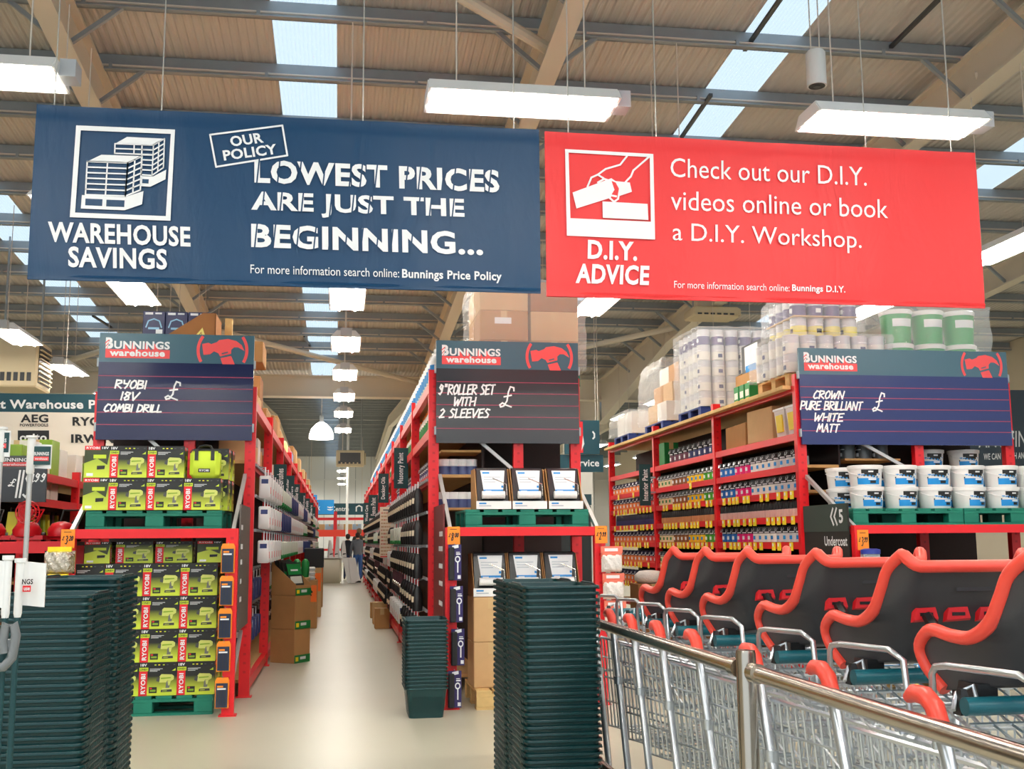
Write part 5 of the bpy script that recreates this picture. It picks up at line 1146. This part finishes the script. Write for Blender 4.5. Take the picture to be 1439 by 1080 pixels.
    b = MB(); b.tube([(-.215, .005, .965), (.215, .005, .965)], .0185, TEAL, 14); b.build('handle_bar', r, 50)
    b = MB(); fr = (Vector((.12, -.0145, .9665)), Vector((-1, 0, 0)), Vector((0, 0, -1)), Vector((0, -1, 0))); b.text('BUNNINGS', 0, -.009, .13, .018, fr, WHITE, .03, .0055); b.build('handle_lettering', r)
    for sx in (-1, 1): b = MB(); b.tube([(sx*.236, .085, .87), (sx*.236, .085, 1.02), (sx*.236, .07, 1.036), (sx*.234, .03, 1.042), (sx*.226, -.2, 1.05), (sx*.21, -.235, 1.03), (sx*.2, -.24, .87)], .0075, ZINC, 8); b.build('seat_hoop', r, 50)
    # moulded child seat: shell open to +y, back towards -y
    def cr(P, n):
        Q = [P[0]]+P+[P[-1]]; out = []
        for i in range(1, len(Q)-2):
            for k in range(n):
                t = k/n; out.append(tuple(.5*(2*Q[i][c]+(Q[i+1][c]-Q[i-1][c])*t+(2*Q[i-1][c]-5*Q[i][c]+4*Q[i+1][c]-Q[i+2][c])*t*t+(3*Q[i][c]-Q[i-1][c]-3*Q[i+1][c]+Q[i+2][c])*t**3) for c in range(3)))
        return out+[P[-1]]
    RIM = cr([(.150, .215, .965), (.162, .262, 1.01), (.170, .270, 1.055), (.174, .215, 1.092), (.172, .14, 1.086), (.168, .07, 1.088), (.163, .01, 1.120), (.158, -.025, 1.172), (.152, -.05, 1.218), (.140, -.095, 1.252)], 4)
    n = len(RIM)-1; N = 26; vs = []
    def back(v): return .055-.185*v**.92, .988+.236*v, .100+.036*v
    for j, (rx, ry, rz_) in enumerate(RIM):
        v = j/n; yb, zb_, w = back(v)
        for i in range(N+1):
            u = -1+2*i/N; q = abs(u); sg = 1 if u >= 0 else -1
            if q <= .52: x, y, z = u/.52*(w-.02), yb, zb_
            else:
                t = (q-.52)/.48; e = t*t*(3-2*t); x = sg*((w-.02)+(rx-w+.02)*(1-(1-t)**2)); y = yb+(ry-yb)*(e*.6+t*.4); z = zb_+(rz_-zb_)*e
            vs.append((x, y, z))
    b = MB(); b.raw(vs, [(j*(N+1)+i, j*(N+1)+i+1, (j+1)*(N+1)+i+1, (j+1)*(N+1)+i) for j in range(n) for i in range(N)], SEATG)
    b.raw([vs[i] for i in range(N+1)]+[(0, .12, .985)], [(i+1, i, N+1) for i in range(N)]+[(0, N, N+1)], SEATG)
    sh = b.build('child_seat', r, 70); sh.location = (.015, -.03, .008); sh.scale = (1.1, 1, 1)
    so = sh.modifiers.new('thickness', 'SOLIDIFY'); so.thickness = .006
    def prof(v): a = back(v); return a[1], a[0], a[2], 0
    path = [vs[j*(N+1)] for j in range(n+1)]+[vs[n*(N+1)+i] for i in range(1, N)]+[vs[j*(N+1)+N] for j in range(n, -1, -1)]
    b = MB(); b.tube(path, .0145, CORAL, 10); b.build('seat_rim', sh, 70)
    for x in (-.075, .0, .075):
        b = MB(); z, yb, w, _ = prof(.54); yy = yb-.001
        b.raw([(x-.028, yy-.008, 1.096), (x+.028, yy-.008, 1.100), (x+.022, yy-.008, 1.126), (x-.022, yy-.008, 1.124), (x-.032, yy+.004, 1.090), (x+.032, yy+.004, 1.094), (x+.026, yy+.004, 1.132), (x-.026, yy+.004, 1.130)], [(0, 1, 2, 3), (4, 5, 1, 0), (5, 6, 2, 1), (6, 7, 3, 2), (7, 4, 0, 3)], PRED)
        b.box(x-.015, x+.015, yy-.0095, yy-.0075, 1.106, 1.114, BLACK); b.build('harness_slot', sh)
        if x: b = MB(); b.tube([(x, yy-.008, 1.109), (x+.004, yy-.03, 1.084), (x+.003, yy-.028, 1.044), (x-.006, yy-.014, .97)], [.012, .014, .014, .011], BLACK, 6); b.build('strap', sh)
    b = MB(); z, yb, w, _ = prof(.75); b.raw([(-.02, yb-.006, 1.165), (.12, yb-.006, 1.165), (.122, yb-.0065, 1.19), (-.018, yb-.0065, 1.19)], [(0, 1, 2, 3)], mat('seat_label', (52, 52, 56), .7)); b.build('moulded_panel', sh)
    for s in (-1, 1):
        b = MB(); b.box(s*.125-.02, s*.125+.02, .10, .2, .945, .99, BLACK); b.build('seat_foot', sh)
    return r
KT = Kind(make_trolley()); GX = at(1193, 950, Z=.985).x+.283
gy = [2.09, 2.575, 3.052, 3.579, 4.0, 4.386, 4.73, 5.08]
for i, y in enumerate(gy):
    if i < 6: KT.put((GX, y, .002), 0, 'nearest trolley of the nested row, its child seat cut by the picture edge' if i == 0 else 'trolley with a grey and red child seat, %s in the nested row' % ORD[i])
    else:
        t = KT.put((GX, y, .002), 0, 'trolley without a child seat, %s of the nested row' % ('second-last' if i == 6 else 'last'))
        for ch in list(t.children):
            if ch.name.startswith('child_seat'):
                for g in list(ch.children): bpy.data.objects.remove(g)
                bpy.data.objects.remove(ch)
# ------------------------------------------------------------------ handrail
ra, rb_, rc_ = at(850, 873, Y=4.8), at(1045, 935, Y=3.02), at(1439, 1055, Y=1.74)
r = thing('handrail', 'tubular steel handrail between the baskets and the trolleys', 'handrail', (1.12, 3.0, 0)); RX = 0
b = MB(); b.tube([(0, 3.2, .94), (0, .06, .94)], .0215, STEEL, 16); b.tube([(0, -.06, .94), (0, -1.75, .94)], .0215, STEEL, 16); b.build('top_rail', r, 40)
for y in (0.0, 3.2): b = MB(); b.lathe([(.05, 0), (.05, .012), (.0275, .014), (.0275, .985), (.025, .995), (.0, .997)], (0, y, 0), STEEL, 20); b.build('post', r, 40)
for y in (.075, -.075): b = MB(); b.tube([(0, y-.022, .94), (0, y+.022, .94)], .0265, STEEL, 16); b.build('collar', r, 40)
b = MB(); b.tube([(0, 3.17, .35), (0, .03, .35)], .0215, STEEL, 14); b.tube([(0, -.03, .35), (0, -1.75, .35)], .0215, STEEL, 14); b.build('lower_rail', r, 40)
b = MB(); b.lathe([(.05, 0), (.05, .012), (.0275, .014), (.0275, .96)], (0, -1.75, 0), STEEL, 16); b.build('post', r, 40)
# ------------------------------------------------------------------ pole flags at the left edge
def flag(lab, px, pt, pb, Y, fx0, fx1, fy0, fy1, white, polem):
    t = at(*pt, Y=Y); r = thing('pole_flag', lab, 'flag', (t.x, Y, 0)); f0 = at(fx0, fy0, Y=Y); f1 = at(fx1, fy1, Y=Y)
    b = MB(); b.lathe([(.05, 0), (.05, .01), (.012, .02)], (0, 0, 0), GREY, 14); b.tube([(0, 0, .01), (0, 0, t.z-.03)], .0125 if Y > 4 else .0075, polem, 10); b.build('pole', r, 40)
    b = MB(); q_ = Y/5.0; b.lathe([(.013*q_, f1.z-.03), (.017*q_, f1.z-.02), (.017*q_, t.z-.012), (.024*q_, t.z-.01), (.024*q_, t.z)], (0, 0, 0), WPLAS, 14); b.build('sleeve', r, 40)
    x0, x1 = f0.x-t.x, f1.x-t.x; z0, z1 = f1.z, f0.z; n = 8
    def wv(x): return .008*math.sin((x-x0)/(x1-x0)*5)
    b = MB(); vs = []
    for i in range(n+1): x = x0+(x1-x0)*i/n; vs += [(x, wv(x), z0-.006*i/n), (x, wv(x), z1-.006*i/n), (x, wv(x)+.006, z0-.006*i/n), (x, wv(x)+.006, z1-.006*i/n)]
    b.raw(vs, [(4*i, 4*i+4, 4*i+5, 4*i+1) for i in range(n)]+[(4*i+2, 4*i+3, 4*i+7, 4*i+6) for i in range(n)]+[(4*i+1, 4*i+5, 4*i+7, 4*i+3) for i in range(n)]+[(4*i, 4*i+2, 4*i+6, 4*i+4) for i in range(n)]+[(4*n, 4*n+2, 4*n+3, 4*n+1)], WPLAS); b.build('flag', r, 60)
    b = MB(); w = x1-x0; h = z1-z0; fr = fr_front(x0, -.010, z0)
    if not white: b.rect(w*.22, w*.97, h*.12, h*.88, fr, TEALD, 0); b.text('BUNNINGS', w*.28, h*.5, w*.62, h*.15, fr, WHITE, .03, .002); b.rect(w*.28, w*.9, h*.28, h*.46, fr, LOGORED, .002); b.text('warehouse', w*.33, h*.32, w*.52, h*.1, fr, WHITE, .02, .003)
    else: b.text('NGS', w*.25, h*.47, w*.36, h*.12, fr, INK, .03, .002); b.rect(w*.28, w*.55, h*.3, h*.44, fr, PRED, .002); b.text('use', w*.32, h*.33, w*.2, h*.07, fr, WHITE, .02, .003)
    b.build('flag_print', r)
flag('tall pole flag with a teal logo, second from the left edge', 40, (45, 612), (38, 780), 5.6, 40, 72, 623, 657, False, BRACE)
flag('tall pole flag with a teal logo, cut by the left edge', 3, (3, 600), (0, 780), 5.35, -34, 14, 603, 640, False, BRACE)
flag('shorter white pole flag with a red patch in front of the baskets', 30, (29, 784), (10, 1080), 2.9, 24, 63, 788, 849, True, TEALD)
flag('shorter white pole flag with a red edge at the left border', 10, (12, 780), (0, 1080), 2.75, -28, 8, 785, 850, True, TEALD)
r = thing('bag_hook', 'grey plastic hook clipped to the short pole at the left edge', 'hook', tuple(at(10, 905, Y=2.72))); b = MB(); hp = [(-.045, 0, -.04), (-.03, 0, -.052), (-.005, 0, -.05), (.012, 0, -.03), (.018, 0, .02), (.012, 0, .045), (-.004, 0, .045), (-.01, 0, .01), (-.005, 0, -.02)]
b.tube(hp, .011, mat('hook_grey', (120, 124, 126), .35), 8); b.build('hook', r, 60); b = MB(); b.box(-.03, .01, -.002, .03, -.01, .01, mat('hook_grey', (120, 124, 126), .35)); b.build('clip', r)
# ------------------------------------------------------------------ far left: power tool banner, shelves, garden machines
PB = 16.0
x0, x1 = at(-70, 552, Y=PB).x, -2.32; zt_, zm, zb_ = at(60, 553, Y=PB).z, at(60, 579, Y=PB).z, at(60, 640, Y=PB).z
r = thing('hanging_banner', 'cream and teal power tool banner hanging at the far left', 'banner', ((x0+x1)/2, PB, zb_)); w = (x1-x0)/2
b = MB(); b.box(-w, w, 0, .02, 0, zm-zb_, mat('banner_cream', (236, 228, 214), .5)); b.build('lower_panel', r)
b = MB(); b.box(-w, w, 0, .02, zm-zb_, zt_-zb_, mat('banner_teal', (14, 70, 84), .5)); b.build('header_band', r)
def ptext(t, bl, br, tl, m, bold, parent, Y, off=.006, name='lettering'):
    b = MB(); b.textq(t, bl, br, tl, m, bold, off, Y=Y); o = b.build(name, parent); o.matrix_parent_inverse = Matrix.Translation(-parent.location)
ptext('Great Warehouse Prices', (-44, 574), (176, 574.5), (-44, 561), WHITE, .03, r, PB)
ptext('AEG', (29, 593.5), (68, 593.5), (29, 582), INK, .03, r, PB); ptext('POWERTOOLS', (28, 599), (68, 599), (28, 595), INK, .03, r, PB)
b = MB(); b.face([at(x, y, Y=PB-.004) for x, y in ((25, 625), (69, 625), (69, 604.5), (25, 604.5))], INK); o = b.build('name_box', r); o.matrix_parent_inverse = Matrix.Translation(-r.location)
ptext('ozito', (28, 620), (66, 620), (28, 609), WHITE, .03, r, PB, .012); ptext('RYOBI', (102, 598), (158, 598.5), (102, 585.5), INK, .035, r, PB); ptext('IRWIN', (100, 622), (160, 622.5), (100, 610), INK, .04, r, PB)
for x in (-w+.3, 0, w-.3): b = MB(); b.tube([(x, .01, zt_-zb_), (x, .01, zr(PB)-zb_-.1)], .006, PIPEW, 5); b.build('suspension_wire', r)
rackF = run('pallet_rack', 'red rack of boxed tools at the far left under the cream banner', -4.6, -3.2, [12.15, 14.4, 16.9, 19.4], 2.06, 1, [1.78, 1.38, .9, .45], .55)
rk = random.Random(4); y = 12.4; k = 0
while k < 9:
    put_carton(.34, .36, rk.choice((.26, .34, .42)), mat('box_white', (226, 220, 212), .5) if k % 3 else LIMED, (-3.48, y, 2.0805), '%s carton on top of the far left rack, %s along' % ('white' if k % 3 else 'green', NTH[k].replace('nearest', 'first'))); y += .4; k += 1
    if any(abs(y-u) < .22 for u in (14.4, 16.9, 19.4)): y += .42
for k in range(4): put_carton(.3, .32, .19, mat('box_white', (226, 220, 212), .5), (-3.46, 12.5+.38*k, 1.8005), 'low white carton on the second shelf of the far left rack, %s along' % NTH[k].replace('nearest', 'first'))
tc = [(226, 218, 40), (40, 48, 70), (150, 180, 40)]
for k in range(9):
    r = thing('boxed_tool', '%s cased tool on the third shelf of the far left rack, %s along' % (('yellow', 'navy', 'lime')[k % 3], NTH[k].replace('nearest', 'first')), 'tool', (-3.42, 12.42+.21*k, 1.4005)); b = MB(); b.hexa([(-.06, -.05, 0), (.06, -.05, 0), (.06, .05, 0), (-.06, .05, 0), (-.04, -.04, .24), (.05, -.04, .24), (.05, .04, .24), (-.04, .04, .24)], mat('tool_%d' % (k % 3), tc[k % 3], .4)); b.build('body', r)
    b = MB(); b.tube([(-.02, 0, .23), (-.02, 0, .28), (.03, 0, .28), (.03, 0, .23)], .012, BLACK, 6); b.build('handle', r)
# chalk board with a price
r = thing('price_board', 'black price board reading 119.99 at the left edge', 'sign', (-3.37, 12.05, at(30, 705, Y=12.05).z)); z0 = r.location.z; h = at(30, 640, Y=12.05).z-z0
b = MB(); b.box(-.36, .36, 0, .03, 0, h*.73, CHAR); b.build('writing_panel', r); b = MB(); b.box(-.36, .36, 0, .03, h*.73, h, mat('head_grey_green', (72, 78, 76), .5)); b.build('header_panel', r)
b = MB(); fr = fr_front(0, 0, 0); b.text('BUNNINGS', -.12, h*.87, .32, h*.08, fr, WHITE, .03); b.rect(-.12, .2, h*.77, h*.86, fr, LOGORED); b.text('warehouse', -.08, h*.785, .24, h*.05, fr, WHITE, .02, .004); b.build('shop_logo', r)
for t, x, z, w_, h_, lw in (('£', -.01, .34, .07, .13, .01), ('119', .07, .1, .16, .5, .02), ('.99', .23, .44, .12, .15, .012)): b = MB(); b.hand(t, x, h*z, w_, h*h_*1.15, fr, CHALK, lw); b.build('chalk_writing', r)
b = MB(); b.box(-.3, .3, .03, .055, h*.2, h*.3, GALV); b.build('fixing_bar', r)
# low red stand with red machines
r = thing('display_stand', 'low red display stand with machines at the far left', 'stand', (-3.15, 11.0, 0))
b = MB(); b.box(-.75, .72, -.33, .33, 1.285, 1.32, mat('stand_top', (120, 110, 104), .5)); b.build('top', r)
b = MB(); b.box(-.75, .72, -.36, -.33, 1.22, 1.325, RED); b.build('front_beam', r)
for x in (-.7, .67):
    for y in (-.3, .3): b = MB(); b.box(x-.04, x+.04, y-.03, y+.03, 0, 1.285, RED); b.build('leg', r)
def red_machine(x, y, rz, lab, wheel):
    r = thing('garden_machine', lab, 'machine', (x, y, 1.3215), rz); m = mat('machine_red', (206, 24, 34), .3)
    b = MB(); b.lathe([(.05, .03), (.12, .05), (.13, .11), (.09, .17), (.03, .19)], (0, 0, 0), m, 14); b.box(-.12, .16, -.08, .08, .02, .06, m); b.build('body', r, 50)
    for sx in (-1, 1): b = MB(); b.tube([(sx*.13-.015, .07, .045), (sx*.13+.015, .07, .045)], .045, BLACK, 12); b.build('wheel', r, 40)
    b = MB(); b.tube([(-.06, .04, .15), (-.1, .16, .3), (.1, .16, .3), (.06, .04, .15)], .01, m if wheel else BLACK, 6); b.build('handle', r, 50)
    if wheel:
        b = MB(); n = 20; fz = .27; fx = .02
        for q in (.105, .075, .045): b.tube([(fx+q*math.cos(2*math.pi*k/n), -.09, fz+q*math.sin(2*math.pi*k/n)) for k in range(n)], .006, m, 5, True)
        for k in range(14): t = 2*math.pi*k/14; b.tube([(fx+.02*math.cos(t), -.09, fz+.02*math.sin(t)), (fx+.105*math.cos(t), -.09, fz+.105*math.sin(t))], .0035, m, 4)
        b.lathe([(.10, 0), (.10, .05)], (0, 0, 0), BLACK, 8) if 0 else b.tube([(fx, -.08, fz), (fx, .03, fz)], .035, m, 10); b.tube([(fx, -.02, fz), (fx, -.02, .1)], .014, m, 6); b.build('fan_grille', r, 50)
red_machine(-2.87, 10.9, 0, 'red machine with a round fan grille on the far left stand', True); red_machine(-3.2, 10.95, .3, 'red low machine left of the round fan on the stand', False); red_machine(-2.6, 11.05, -.4, 'red low machine at the right end of the stand', False)
r = thing('water_butt', 'large dark round drum at the far left edge', 'drum', (-3.62, 10.95, 1.3215)); b = MB(); b.lathe([(.2, 0), (.25, .08), (.27, .25), (.24, .42), (.1, .47)], (0, 0, 0), BLACK, 20); b.build('drum', r, 50)
# ------------------------------------------------------------------ far end of the aisle
r = thing('service_counter', 'cream counter block at the end of the central aisle', 'counter', (-.24, 36.6, 0)); b = MB(); b.bbox(-.36, .32, -.35, .35, 0, .78, mat('counter_cream', (232, 226, 204), .5), .06); b.build('body', r, 40); b = MB(); b.bbox(-.38, .34, -.37, .37, .781, .81, WPLAS, .01); b.build('counter_top', r)
for k, (x, z, a) in enumerate(((-.28, .812, .3), (-.06, .812, -.2), (.15, .812, .15))):
    r = thing('white_card_display', 'angled white card standing on the cream counter, %s' % ('left', 'middle', 'right')[k], 'display', (x, 36.5, z), a); b = MB(); b.hexa([(-.075, -.1, 0), (.075, -.1, 0), (.075, .1, 0), (-.075, .1, 0), (-.05, .03, .55+.12*(k == 1)), (.03, .03, .55+.12*(k == 1)), (.03, .05, .55), (-.05, .05, .55)], WPLAS); b.build('card', r)
    b = MB(); fr = fr_front(0, -.1, 0); b.poly([(-.06, .08), (.05, .1), (.04, .13), (-.05, .12)], fr, INK, .02); b.build('print', r)
for k, (x, a) in enumerate(((.38, .45), (.53, .15))):
    r = thing('leaning_board', '%s white board leaning beside the counter' % ('wider', 'narrower')[k], 'board', (x, 36.3-.35*k, 0), a); b = MB(); b.hexa([(-.16, -.12, 0), (.16, -.12, 0), (.16, -.09, 0), (-.16, -.09, 0), (-.22, .16, .8), (.0, .16, .8), (.0, .19, .8), (-.22, .19, .8)], WPLAS); b.build('board', r)
    b = MB(); b.hexa([(-.05, -.125, .02), (.16, -.125, .02), (.16, -.12, .02), (-.05, -.12, .02), (.06, -.10, .08), (.15, -.10, .08), (.15, -.095, .08), (.06, -.095, .08)], INK); b.build('black_mark', r)
rackE = thing('pallet_rack', 'low red rack across the far end of the central aisle', 'shelving', (0, 52, 0))
for x in (-2.66, -1.55, -.2, 1.22): b = MB(); b.box(x-.08, x+.08, 0, .12, 0, 2.7, RED); b.build('upright', rackE)
for z0, z1 in ((2.3, 2.42), (1.55, 1.86), (.9, 1.0)): b = MB(); b.box(-2.7, 1.3, -.04, 0, z0, z1, RED if z0 != 1.55 else mat('rack_orange', (236, 66, 44), .5)); b.build('shelf_beam', rackE)
for z in (2.36, 1.7, .95): b = MB(); b.box(-2.6, 1.2, .0, .9, z-.02, z, CHIP); b.build('shelf_board', rackE)
for k in range(6): put_carton(.4, .4, .42, (mat('box_white', (226, 220, 212), .5), CARD2, mat('box_pale_blue', (170, 196, 216), .5))[k % 3], (-1.3+.42*k, 52.4, 1.7025), '%s carton on the far end rack, %s from the left' % (('white', 'brown', 'pale blue')[k % 3], NTH[k].replace('nearest', 'first')))
r = thing('hanging_sign', 'bright blue desk sign at the far end of the aisle', 'sign', (-1.11, 48, 0)); SB = mat('sign_blue', (20, 140, 216), .5)
b = MB(); b.box(-.1, .14, 0, .08, 0, 3.3, SB); b.build('post', r); z0, z1 = at(455, 722, Y=47.9).z, at(455, 702, Y=47.9).z
b = MB(); b.box(.0, .86, -.09, -.01, z0, z1, SB); b.build('panel', r); b = MB(); fr = fr_front(0, -.09, z0); b.text('Desk', -.28+.1, .16, .46, .24, fr, WHITE, .02, .004)
for k in range(2): b.ribbon([(.6, .2+.1*k), (.68, .17+.1*k), (.7, .2+.1*k), (.72, .17+.1*k), (.8, .2+.1*k)], .04, fr, WHITE)
b.build('lettering', r)
z0, z1 = at(470, 723, Y=62).z, at(470, 707, Y=62).z
r = thing('hanging_banner', 'dark teal banner across the far end of the aisle', 'banner', (-.2, 62, z0)); b = MB(); b.box(-1.6, 1.65, 0, .04, 0, z1-z0, mat('banner_teal', (14, 70, 84), .5)); b.build('fabric', r); b = MB(); b.text('Trade Centre', -1.2, .2, 1.9, .26, fr_front(0, 0, 0), WHITE, .02, .01); b.ribbon([(1.1, .2), (1.1, .42), (1.25, .5), (1.4, .42), (1.4, .2)], .07, fr_front(0, 0, 0), WHITE, .01); b.build('lettering', r)
for x in (-1.4, 1.4): b = MB(); b.tube([(x, .02, z1-z0), (x, .02, zr(62)-z0-.02)], .012, PIPEW, 5); b.build('suspension_wire', r)
r = thing('steel_column', 'slim white column at the far end of the aisle', 'column', (.28, 44, 0)); b = MB(); b.tube([(0, 0, 0), (0, 0, zr(44)-.75)], .05, WPLAS, 10); b.build('shaft', r, 40)
# people seen from behind at the end of the aisle
def person(x, y, h, rz, lab, top, legs, hairc, arms):
    k = h/1.75
    P = {'pel': (0, 0, .95, .15, .11), 'waist': (0, .0, 1.12, .14, .105), 'chest': (0, 0, 1.32, .18, .12), 'neck0': (0, .0, 1.47, .075, .075), 'neck': (0, .01, 1.53, .055, .06), 'head': (0, .02, 1.62, .075, .09), 'crown': (0, .01, 1.71, .06, .075)}
    E_ = [('pel', 'waist'), ('waist', 'chest'), ('chest', 'neck0'), ('neck0', 'neck'), ('neck', 'head'), ('head', 'crown')]
    for s, sd in ((-1, 'l'), (1, 'r')):
        P['sh'+sd] = (s*.185, 0, 1.42, .065, .065); el, ha = arms[0 if s < 0 else 1]
        P['el'+sd] = (s*.24+el[0], el[1], 1.14+el[2], .048, .048); P['wr'+sd] = (s*.25+ha[0], ha[1], .90+ha[2], .032, .032); P['ha'+sd] = (s*.25+ha[0]*1.05, ha[1]+.03, .81+ha[2], .036, .022)
        P['hp'+sd] = (s*.09, 0, .88, .098, .1); P['kn'+sd] = (s*.10, .02, .50, .062, .065); P['an'+sd] = (s*.11, -.02, .09, .04, .045); P['to'+sd] = (s*.13, .12, .035, .042, .032)
        E_ += [('chest', 'sh'+sd), ('sh'+sd, 'el'+sd), ('el'+sd, 'wr'+sd), ('wr'+sd, 'ha'+sd), ('pel', 'hp'+sd), ('hp'+sd, 'kn'+sd), ('kn'+sd, 'an'+sd), ('an'+sd, 'to'+sd)]
    names = list(P); me = bpy.data.meshes.new('body'); me.from_pydata([P[n][:3] for n in names], [(names.index(a), names.index(c)) for a, c in E_], [])
    o = bpy.data.objects.new('person', me); C.objects.link(o); sk = o.modifiers.new('skin', 'SKIN'); sv = me.skin_vertices[0].data
    for i, n in enumerate(names): sv[i].radius = P[n][3:]
    sv[0].use_root = True; sb = o.modifiers.new('smooth', 'SUBSURF'); sb.levels = 2; sb.render_levels = 2
    dg = bpy.context.evaluated_depsgraph_get(); nm = bpy.data.meshes.new_from_object(o.evaluated_get(dg)); o.modifiers.clear(); o.data = nm
    for m in (mat('skin', (222, 176, 150), .5), top, legs, mat('shoe_dark', (36, 32, 32), .5)): nm.materials.append(m)
    for p in nm.polygons:
        c = p.center; p.use_smooth = True
        hand = abs(c.x) > .2 and c.z < 1.2 and min((c-Vector(P['wr'+q][:3])).length for q in 'lr') < .001
        nearhand = min((c-Vector(P['ha'+q][:3])).length for q in 'lr') < .075
        p.material_index = 0 if (c.z > 1.50 or nearhand) else (3 if c.z < .085 else (2 if c.z < .93 and abs(c.x) < .215 else 1))
    o.location = (x, y, .0); o.scale = (k, k, k); o.rotation_euler.z = rz; tag(o, lab, 'person')
    b = MB(); b.lathe([(.055, -.09), (.085, -.05), (.095, .02), (.085, .07), (.05, .10), (.01, .112)], (0, -.005, 1.645), hairc, 16); b.build('hair', o, 60)
    b = MB(); 
    for q in 'lr':
        hx, hy, hz = P['ha'+q][:3]
        for f in range(4): b.tube([(hx, hy-.024+.016*f, hz-.01), (hx, hy-.024+.016*f+.004, hz-.045), (hx, hy-.022+.016*f+.012, hz-(.072, .082, .08, .068)[f])], [.0085, .008, .006], mat('skin', (222, 176, 150), .5), 6)
        b.tube([(hx, hy+.03, hz+.03), (hx, hy+.055, hz+.0), (hx, hy+.06, hz-.02)], [.009, .009, .007], mat('skin', (222, 176, 150), .5), 6)
    b.build('fingers', o, 60)
    b = MB(); b.lathe([(.075, 0), (.095, .03), (.09, .055)], (0, -.015, 1.455), top, 14); b.build('hood' if arms[2] else 'collar', o, 60)
A0 = ((.0, .03, 0), (.0, .06, .0))
gh = at(500, 815, Z=0)
person(gh.x+.05, gh.y, 1.62, 0.15, 'person in a grey hooded top and blue jeans seen from behind', mat('cloth_grey', (112, 120, 132), .8), mat('denim', (52, 92, 158), .8), mat('hair_brown', (70, 52, 44), .7), (A0, ((-.04, .12, .0), (-.14, .26, .22)), True))
person(gh.x-.28, gh.y+.75, 1.58, -.2, 'person in a dark jacket standing left of the grey hooded top', mat('cloth_dark', (44, 48, 58), .8), mat('denim_dark', (36, 52, 92), .8), mat('hair_dark', (44, 34, 30), .7), (A0, A0, False))
person(gh.x+.12, gh.y+1.5, 1.78, .3, 'taller person in dark clothes mostly hidden behind the grey hooded top', mat('cloth_olive', (70, 66, 56), .8), mat('denim_dark', (36, 52, 92), .8), mat('hair_sand', (140, 104, 70), .7), (A0, A0, False))
# ------------------------------------------------------------------ right background signs
def plate(name, lab, c0, c1, Y, m, depth=.04, hang=True):
    a, c = at(*c0, Y=Y), at(*c1, Y=Y); r = thing(name, lab, 'sign', ((a.x+c.x)/2, Y, c.z)); w = abs(c.x-a.x)/2; h = a.z-c.z; b = MB(); b.box(-w, w, 0, depth, 0, h, m); b.build('panel', r)
    if hang:
        for s in (-1, 1): b = MB(); b.tube([(s*w*.8, .02, h), (s*w*.8, .02, zr(Y)-c.z-.02)], .006, PIPEW, 5); b.build('suspension_wire', r)
    return r, w, h
r, w, h = plate('hanging_sign', 'dark teal hanging sign with a red picture behind the middle rack', (793, 590), (843, 638), 20, mat('banner_teal', (14, 70, 84), .5))
b = MB(); fr = fr_front(-w, 0, 0); b.rect(w*.5, w*1.05, h*.04, h*.96, fr, PRED); b.poly([(w*.95, h*.1), (w*1.05, h*.55), (w*1.12, h*.3)], fr, WHITE, .004); b.ribbon([(w*1.62, h*.66), (w*1.7, h*.6), (w*1.7, h*.5), (w*1.62, h*.46)], .03, fr, WHITE, .004); b.build('print', r)
r, w, h = plate('hanging_sign', 'dark teal service sign behind the middle rack', (786, 638.5), (848, 663), 20.06, mat('banner_teal', (14, 70, 84), .5))
b = MB(); b.text('Service', w*.46, h*.32, w*1.35, h*.42, fr_front(-w, 0, 0), WHITE, .02, .005); b.build('lettering', r)
r, w, h = plate('paint_sign', 'large slate paint mixing sign at the right edge', (1240, 545), (1490, 700), 18, mat('sign_slate', (58, 72, 84), .5))
ptext('ANY FINISH', (1375, 629), (1468, 627), (1375, 606), WHITE, .0, r, 18); ptext('WE CAN MATCH ANY', (1382, 646), (1443, 644), (1382, 637), WHITE, .02, r, 18); ptext('ANY COLOUR', (1286, 638), (1362, 638), (1286, 621), WHITE, .02, r, 18)
end_shelf(rackP, 5.55, 6.35, (1.97,))
for k in range(2):
    t = Kind(make_bucket()).root; t.location = (5.78+.38*k, 10.2, 1.9715); tag(t, 'pale bucket on the chipboard shelf under the right chalkboard, %s' % ('left', 'right')[k], 'bucket')
r = thing('display_wall', 'cream partition behind the middle rack with red trim', 'partition', (5.0, 24, 0)); b = MB(); b.box(-.9, .55, 0, .1, 0, 2.9, mat('partition_cream', (226, 222, 214), .6)); b.build('panel', r); b = MB(); b.box(-.4, -.32, -.05, 0, 0, 2.9, RED); b.box(-.9, .55, -.05, 0, 2.9, 3.0, RED); b.build('red_frame', r)
r = thing('dark_cabinet', 'dark teal cabinet standing in front of the cream partition', 'cabinet', (4.28, 20.5, 0)); b = MB(); b.bbox(-.55, .35, -.3, .3, 0, 1.95, mat('cabinet_dark', (44, 52, 54), .4), .02); b.build('body', r); b = MB(); b.box(-.56, .36, -.31, .31, 1.95, 2.15, mat('cabinet_teal', (44, 78, 88), .4)); b.build('top_band', r)
put_carton(.42, .42, .38, CARDD, (3.85, 13.6, 0), 'brown carton on the floor before the paint rack'); put_carton(.40, .40, .38, CARDD, (3.85, 13.6, .3805), 'open brown carton with white bags before the paint rack')
r = thing('white_bag', 'pile-topping crumpled white bag on the brown carton before the paint rack', 'bag', (3.85, 13.6, .762)); b = MB(); b.lathe([(.14, 0), (.19, .04), (.19, .1), (.13, .15), (.05, .16)], (0, 0, 0), mat('cloth_white', (240, 232, 226), .6, bump=.6, bscale=60), 14); b.build('bag', r, 60)
